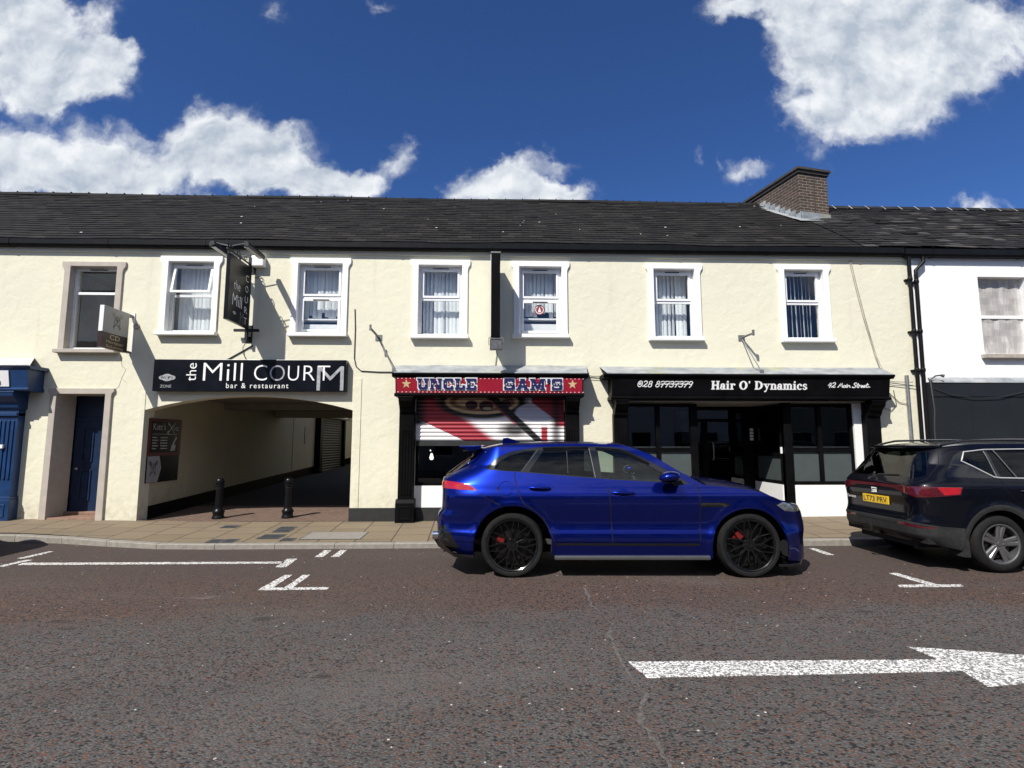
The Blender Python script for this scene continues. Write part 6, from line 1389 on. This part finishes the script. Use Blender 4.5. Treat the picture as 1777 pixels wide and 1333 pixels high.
        # running board, sill, chrome window sticks, wind deflectors
        m = MB(); m.plate(rounded([(-.985, .225), (-.985, .265), (-.96, .275), (-.72, .27), (-.72, .235)], .01), (), .56, 2.44, 'x')
        if sd_ > 0: m.v = [(a, -b, c_) for a, b, c_ in m.v]
        m.build('side_step', M['satin'], t)
        def stick(a, b, w, mat, nm, lift=.002):
            p = [Vector((a[0]+(b[0]-a[0])*k/8, 0, a[1]+(b[1]-a[1])*k/8)) for k in range(9)]; m = MB(); q = []
            for v in p: P_ = s.S(v.x, v.z); q.append(P_+s.Nrm(v.x, v.z)*lift)
            dn = Vector((b[0]-a[0], 0, b[1]-a[1])).normalized(); sdv = Vector((dn.z, 0, -dn.x))*w/2
            for k in range(8): m.quad(q[k]-sdv, q[k]+sdv, q[k+1]+sdv, q[k+1]-sdv)
            if sd_ > 0: m.v = [(a_, -b_, c_) for a_, b_, c_ in m.v]
            return m.build(nm, mat, t, recalc=False)
        stick((.375, 1.548), (.165, 1.272), .008, M['satin'], 'window_trim'); stick((1.035, 1.562), (1.085, 1.20), .006, M['satin'], 'window_trim'); stick((.745, 1.53), (.745, 1.25), .012, M['cladding'], 'window_bar')
        stick((.44, 1.552), (1.03, 1.562), .035, M['gloss_black'], 'wind_deflector', .006); stick((1.12, 1.555), (1.44, 1.535), .035, M['gloss_black'], 'wind_deflector', .006); stick((1.44, 1.532), (1.78, 1.36), .03, M['gloss_black'], 'wind_deflector', .006)
    M_ = s.mesh('rear_window', parts['glass_b'], M['privacy'], t, off=-.004)
    s.mesh('grille', parts['grille'], M['gloss_black'], t, off=-.02); s.mesh('rear_diffuser', parts['diff'], M['gloss_black'], t, off=-.006)
    tops = s.top_sheet(t, [(-9, 'roof_panel'), (1.52, 'windscreen'), (2.33, 'cowl'), (2.44, 'bonnet')])
    for k, mb in tops.items(): weld(mb.build(k, {'roof_panel': BP, 'windscreen': M['car_glass'], 'cowl': M['gloss_black'], 'bonnet': BP}[k], t, smooth=True, recalc=False, ang=180))
    s.mesh('lining', parts['dlo']+parts['rdoor']+parts['fdoor'], M['lining'], t, off=-.03)
    m = MB()
    for y in (-.36, .36): seat(m, 1.05, y); seat(m, .15, y)
    m.box(1.75, 2.25, -.66, .66, .75, 1.08); m.box(-.75, 2.3, -.70, .70, .36, .42); m.build('seat', M['seat'], t)
    m = MB(); m.lathe([(.165, -.012), (.18, 0), (.165, .012), (.15, 0), (.165, -.012)], (0, 0, 0), 28, 'x'); m.lathe([(0, -.02), (.05, -.015), (.05, .015), (0, .02)], (0, 0, 0), 14, 'x'); m.box(-.01, .01, -.16, .16, -.015, .015)
    sw = m.build('steering_wheel', M['grey_metal'], t, smooth=True); sw.location = (1.68, -.36, 1.09); sw.rotation_euler = (0, R(-22), 0)
    # spoiler, aerial fin
    m = MB(); m.plate([(-.36, 1.600), (-.36, 1.555), (-.48, 1.520), (-.62, 1.565), (-.66, 1.598), (-.60, 1.592), (-.45, 1.595)], (), -.60, .60, 'y'); m.build('rear_spoiler', BP, t, bevel=.006)
    m = MB(); m.box(-.60, -.50, -.58, .58, 1.515, 1.535); m.build('spoiler_lip', M['gloss_black'], t, bevel=.005)
    m = MB(); m.plate(rounded([(-.10, 1.625), (.16, 1.640), (.10, 1.668), (-.02, 1.705), (-.09, 1.70)], .015), (), -.018, .018, 'y'); m.build('aerial_fin', BP, t, bevel=.006)
    # splitter and bumper details
    m = MB(); m.plate([(3.30, -.90), (3.44, -.91), (3.60, -.82), (3.74, -.60), (3.82, -.30), (3.84, 0), (3.82, .30), (3.74, .60), (3.60, .82), (3.44, .91), (3.30, .90)], (), .125, .160, 'z'); m.plate([(3.42, .13), (3.56, .13), (3.54, .085), (3.44, .08)], (), -.84, -.70, 'y'); m.plate([(3.42, .13), (3.56, .13), (3.54, .085), (3.44, .08)], (), .70, .84, 'y'); m.build('front_splitter', M['gloss_black'], t, bevel=.008)
    m = MB(); m.plate([(-.42, .235), (-.42, .275), (-.66, .29), (-.88, .36), (-.945, .43), (-.955, .40), (-.90, .315), (-.64, .245)], (), -.62, .62, 'y'); [m.add([(-.42, sg*.945, .235), (-.42, sg*.945, .275), (-.66, sg*.925, .285), (-.66, sg*.92, .245), (-.94, sg*.621, .43), (-.90, sg*.621, .315), (-.66, sg*.70, .25), (-.42, sg*.70, .235)], [(0, 1, 2, 3), (3, 2, 4, 5), (0, 3, 6, 7), (3, 5, 6)]) for sg in (-1, 1)]; m.build('rear_splitter', M['gloss_black'], t, bevel=.006)
    m = MB()
    for y in (-.62, .62): m.lathe([(.055, 0), (.055, -.10), (.045, -.10), (.042, 0)], (-.87, y, .46), 18, 'x')
    m.build('exhaust_tip', M['chrome'], t, smooth=True)
    m = MB(); m.box(-.84, 3.6, -.56, .56, .24, .34); m.box(.55, 2.4, -.86, .86, .27, .35); m.build('underbody', M['gap'], t)
    liner(t, [(.05, WZ_), (2.95, .365)], .50)
    for x, z, sp in ((.05, .386, .2), (2.95, .386, .55)):
        for sd_ in (-1, 1): wheel(t, x, sd_*.935, z, .386, .308, .265, 'mesh', -sd_ if False else (1 if sd_ < 0 else -1), sp)
    return t
blue_car()

# ---- black SUV
def black_car():
    t = thing('parked_car', 'black SUV with yellow rear number plate and full-width tail light at the right', 'car', (6.40, -2.97, 0), R(-.3))
    WZ_ = .36
    s = Shell(W=[(.15,.86),(.3,.895),(.45,.908),(.6,.916),(.8,.922),(.95,.921),(1.02,.913),(1.08,.900),(1.14,.872),(1.2,.845),(1.55,.71),(1.64,.63)],
        xr=[(.2,-.60),(.3,-.76),(.42,-.93),(.46,-.955),(.6,-.965),(.64,-.945),(.72,-.925),(.82,-.928),(.95,-.945),(1.06,-.94),(1.12,-.905),(1.18,-.86),(1.35,-.735),(1.5,-.63),(1.6,-.56)],
        xf=[(.2,3.58),(.4,3.66),(.6,3.68),(.8,3.62),(.95,3.52),(1.1,3.4)],
        rail=[(-.6,1.555),(-.3,1.597),(0,1.615),(.6,1.622),(1.2,1.61),(1.5,1.575),(1.8,1.46),(2.2,1.245),(2.42,1.12),(2.55,1.07),(3.0,1.03),(3.35,.98),(3.55,.94),(3.7,.92)],
        bot=[(-.97,.33),(-.7,.30),(-.45,.25),(.45,.25),(2.4,.25),(3.3,.24),(3.7,.24)], xa=-.10, xb=2.9, Ye=.50, nr=3.3, nf=2.5, wheels=[(0,WZ_,.47),(2.79,WZ_,.47)],
        crown=[(-.6,.015),(-.3,.03),(.7,.035),(1.3,.035),(1.8,.05),(2.4,.06),(2.8,.06),(3.3,.05),(3.6,.02),(3.75,.0)], mid=1.3)
    ga = rounded([(-.285,1.40),(-.215,1.500),(.02,1.530),(.055,1.205),(.01,1.22)], .02)
    gb = rounded([(.085,1.532),(1.05,1.548),(1.09,1.178),(.125,1.195)], .02); gc = rounded([(1.17,1.545),(1.50,1.515),(1.76,1.395),(2.10,1.20),(2.10,1.155),(1.19,1.172)], .02)
    dlo = rounded([(-.55,1.195),(-.36,1.46),(-.25,1.525),(.05,1.55),(1.05,1.565),(1.25,1.56),(1.52,1.53),(1.80,1.40),(2.20,1.16),(1.2,1.155),(.10,1.175)], .03)
    A1, A2 = (0, WZ_, .425), (2.79, WZ_, .425)
    rd = spline([(.10,1.175),(.12,1.05),(.22,.92),(.42,.74),(.50,.55),(.52,.46)]); mid = spline([(1.14,1.15),(1.17,.9),(1.18,.46)]); fe = spline([(2.22,1.15),(2.26,.95),(2.27,.46)])
    rdoor = rd[:-1]+densify([(.52,.46),(1.18,.46)], .06, False)[:-1]+mid[::-1]; fdoor = mid[:-1]+densify([(1.18,.46),(2.27,.46)], .06, False)[:-1]+fe[::-1]
    lamp = s.fy([(.56,1.005),(.60,1.060),(.78,1.068)])+s.fx([(-.84,1.070),(-.62,1.068),(-.43,1.066),(-.47,.972),(-.62,.955)])+s.fy([(.80,.935),(.70,.925),(.50,.985)])
    lampb = s.fx([(-.72,1.060),(-.45,1.060),(-.48,.982),(-.66,.965)])
    barr = s.fy([(0,1.030),(0,1.068),(.60,1.068),(.60,1.004),(.50,.99),(.35,1.022)])
    glassr = s.fy([(0,1.175),(.60,1.165),(.70,1.20),(.56,1.495),(0,1.51)])
    wiperless = None
    bump = s.fy([(0,.615),(.55,.612),(.72,.600)])+s.fx([(-.84,.588),(-.70,.572),(-.46,.556),(-.44,.30),(-.44,.1)])+s.fy([(0,.1)])
    lowd = s.fy([(0,.43),(.62,.43),(.74,.40)])+s.fx([(-.78,.37),(-.66,.30),(-.60,.1)])+s.fy([(0,.1)])
    refl = s.fy([(.42,.585),(.70,.575),(.84,.560),(.80,.535),(.66,.545),(.43,.555)])
    grl = s.fy([(0,.575),(.40,.572),(.40,.540),(0,.543)]); outlet = s.fy([(.36,.405),(.64,.395),(.72,.365),(.68,.35),(.44,.355)])
    ring1 = s.fx(arch(0, WZ_, .492)); ring2 = s.fx(arch(2.79, WZ_, .492)); sill = densify([(.40,.1),(2.4,.1),(2.4,.44),(.40,.44)], .05)
    gaps = [strip(rd, .009), strip(mid, .009), strip(fe, .009), strip(s.fy(densify([(.60,1.0),(.66,.80),(.60,.66),(0,.645)], .05, False)), .010), strip(s.fy(densify([(.60,1.07),(.735,1.16),(.66,1.40),(.60,1.54)], .05, False)), .009), strip(s.fx(densify([(-.43,1.066),(-.1,1.06),(.12,1.055)], .05, False)), .007)]
    pl = s.fy(densify([(0,.905),(.32,.905),(.33,.76),(0,.76)], .08))
    regs = [('hole', s.fx(arch(*A1))), ('hole', s.fx(arch(*A2))), ('glass_q', s.fx(ga)), ('glass_r', gb), ('glass_f', gc), ('glass_b', glassr), ('dlo', s.fx(densify(dlo, .04))), ('lampb', lampb), ('lamp', lamp), ('bar', barr), ('refl', refl), ('mesh', grl), ('mesh', outlet), ('low', lowd), ('clad', bump), ('clad', ring1), ('clad', ring2), ('clad', sill)]
    regs += [('gap', g) for g in gaps]+[('rdoor', rdoor), ('fdoor', fdoor)]
    parts = s.cut(regs); BP = M['black_paint']
    s.mesh('body', parts['body'], BP, t); s.mesh('panel_gap', parts['gap'], M['gap'], t, off=-.006)
    for sd_ in (-1, 1):
        dr = s.mesh('door', parts['rdoor'], BP, t, (sd_,)); s.mesh('window', parts['glass_r'], M['privacy'], dr, (sd_,), off=-.008)
        df = s.mesh('door', parts['fdoor'], BP, t, (sd_,)); s.mesh('window', parts['glass_f'], M['car_glass'], df, (sd_,), off=-.008)
        s.mesh('quarter_window', parts['glass_q'], M['privacy'], t, (sd_,), off=-.006); s.mesh('window_trim', parts['dlo'], M['gloss_black'], t, (sd_,), off=-.002)
        tl = s.mesh('tail_light', parts['lamp'], M['tail_dark'], t, (sd_,), off=.004); s.mesh('light_lens', parts['lampb'], M['tail_red'], tl, (sd_,), off=.006)
        s.mesh('reflector', parts['refl'], M['tail_dark'], t, (sd_,), off=.002)
        def edge(pts, r, nm, mat, off=.004):
            m = MB(); q = [s.S(x, z)+s.Nrm(x, z)*off for x, z in s.fx(densify(pts, .04, False))]; m.tube(q, r, 6)
            if sd_ > 0: m.v = [(a, -b, c) for a, b, c in m.v]
            return m.build(nm, mat, t, smooth=True)
        edge([(2.15, 1.168), (1.2, 1.160), (.10, 1.183), (.03, 1.195), (-.295, 1.395), (-.225, 1.512), (.05, 1.543), (1.1, 1.556), (1.3, 1.55)], .0085, 'window_trim', M['bright_trim'])
        edge([(.035, 1.525), (.072, 1.205)], .006, 'window_pillar', M['grey_metal']); edge([(.17, 1.535), (.33, 1.19)], .005, 'window_pillar', M['grey_metal'])
        m = MB(); pts = []
        for k in range(15): x = -.42+2.0*k/14; p = s.S(x, s.rail(x)); pts.append((x, p.y+.04, s.rail(x)+.015+.035*min(1, k/2, (14-k)/2)))
        m.tube(pts, .016, 8)
        if sd_ > 0: m.v = [(a, -b, c) for a, b, c in m.v]
        m.build('roof_rail', M['gloss_black'], t, smooth=True)
        m = MB(); m.plate([(-.445, .42), (-.425, .42), (-.415, .20), (-.50, .205), (-.485, .26)], (), -.905, -.66, 'y')
        if sd_ > 0: m.v = [(a, -b, c) for a, b, c in m.v]
        m.build('mud_flap', M['cladding'], t)
        for d, x, z in ((dr, .42, 1.02), (df, 1.42, 1.01)):
            y = s.S(x, z).y; m = MB(); m.tube([(x-.11, y, z), (x-.08, y-.035, z), (x+.08, y-.035, z), (x+.11, y, z)], .012, 8)
            if sd_ > 0: m.v = [(a, -b, c) for a, b, c in m.v]
            m.build('handle', BP, d, smooth=True)
        m = MB(); m.lathe([(0, -.12), (.07, -.10), (.095, -.02), (.09, .06), (.04, .11), (0, .12)], (1.95, -1.02, 1.19), 14, 'x'); m.box(1.92, 2.02, -1.0, -.86, 1.12, 1.17)
        if sd_ > 0: m.v = [(a, -b, c) for a, b, c in m.v]
        m.build('door_mirror', BP, t, smooth=True)
    s.mesh('light_bar', parts['bar'], M['tail_dark'], t, off=.004); s.mesh('rear_window', parts['glass_b'], M['car_glass_rear'], t, off=-.004); s.mesh('cladding', parts['clad'], M['cladding'], t, off=.004)
    s.mesh('lower_diffuser', parts['low'], M['car_trim'], t, off=-.004); s.mesh('bumper_mesh', parts['mesh'], M['gap'], t, off=.005)
    tops = s.top_sheet(t, [(-9, 'roof_panel'), (1.50, 'windscreen'), (2.42, 'cowl'), (2.54, 'bonnet')])
    for k, mb in tops.items(): weld(mb.build(k, {'roof_panel': BP, 'windscreen': M['car_glass'], 'cowl': M['gloss_black'], 'bonnet': BP}[k], t, smooth=True, recalc=False, ang=180))
    s.mesh('lining', parts['dlo']+parts['rdoor']+parts['fdoor'], M['lining'], t, off=-.03)
    m = MB(); m.plate([(-.40, -.60), (-.50, -.585), (-.62, -.50), (-.69, -.30), (-.71, 0), (-.69, .30), (-.62, .50), (-.50, .585), (-.40, .60)], (), 1.560, 1.598, 'z'); m.build('rear_spoiler', BP, t, bevel=.012)
    # number plate, badge, script
    m = MB(); m.box(-.952, -.936, -.26, .26, .782, .893); npl = m.build('number_plate', M['plate'], t, bevel=.003)
    F = frame((-.9525, 0, 0), (0, -1, 0), (0, 0, 1), (-1, 0, 0))
    m = MB(); add_text(m, 'LT73 PRV', F, -.235, .80, .235, .875, .001, .012); m.build('plate_lettering', M['gap'], npl, recalc=False)
    m = MB(); F = frame((-.945, 0, 0), (0, -1, 0), (0, 0, 1), (-1, 0, 0))
    for p in ([(-.055,1.005),(.055,1.000),(.055,.985),(-.035,.985),(-.055,.972)], [(-.055,.968),(-.020,.968),(.055,.975),(.055,.955),(-.02,.948)], [(-.055,.945),(.02,.945),(.055,.962),(.055,.935),(-.055,.930)]): 
        m.add([F(a, b, .002) for a, b in p]+[F(a, b, .012) for a, b in p], [tuple(range(5)), tuple(range(9, 4, -1))]+[(i, (i+1) % 5, 5+(i+1) % 5, 5+i) for i in range(5)])
    m.build('badge', M['chrome'], t)
    m = MB(); F = frame((-.9445, 0, 0), (0, -1, 0), (0, 0, 1), (-1, 0, 0)); add_text(m, 'Tarraco', F, -.62, .815, -.42, .855, .002, .0); m.build('model_script', M['chrome'], t, recalc=False)
    m = MB(); m.tube([(-.875, .05, 1.155), (-.86, .02, 1.185), (-.845, -.36, 1.20)], .012, 6); m.build('wiper', M['car_trim'], t, smooth=True)
    m = MB(); m.tube([(-.80, .02, .36), (-.98, .02, .37), (-1.02, .02, .40), (-1.02, .02, .45)], .022, 8); m.lathe([(0, -.025), (.024, -.012), (.024, .012), (0, .025)], (-1.02, .02, .465), 12); m.box(-.86, -.80, -.5, .5, .34, .40); m.build('tow_bar', M['iron'], t, smooth=True)
    m = MB(); m.box(-.80, 3.5, -.56, .56, .26, .36); m.box(.5, 2.3, -.80, .80, .27, .35); m.box(-.85, -.5, -.78, .78, .34, .42); m.build('underbody', M['gap'], t)
    m = MB()
    for y in (-.36, .36): seat(m, 1.0, y); seat(m, .10, y)
    m.box(1.75, 2.25, -.66, .66, .75, 1.06); m.box(-.75, 2.3, -.70, .70, .40, .46); m.build('seat', M['seat'], t)
    liner(t, [(0, WZ_), (2.79, WZ_)], .45)
    for x in (0, 2.79):
        for sd_ in (-1, 1): wheel(t, x, sd_*.90, .36, .36, .245, .235, 'twin', (1 if sd_ < 0 else -1), .15)
    return t
M['car_glass_rear'] = glass('tinted_rear_glass', (.22, .25, .25), .03)
bc = black_car()
# a second dark car stands just outside the left of the frame; its shadow and bumper corner reach in
c2 = copy_tree(bc); c2.location = (-11.17, -2.95, 0); c2.rotation_euler = (0, 0, 0)
c2['label'] = 'dark car at the left edge of the photo, mostly out of frame'; c2['group'] = 'dark cars parked along the kerb'; bc['group'] = 'dark cars parked along the kerb'
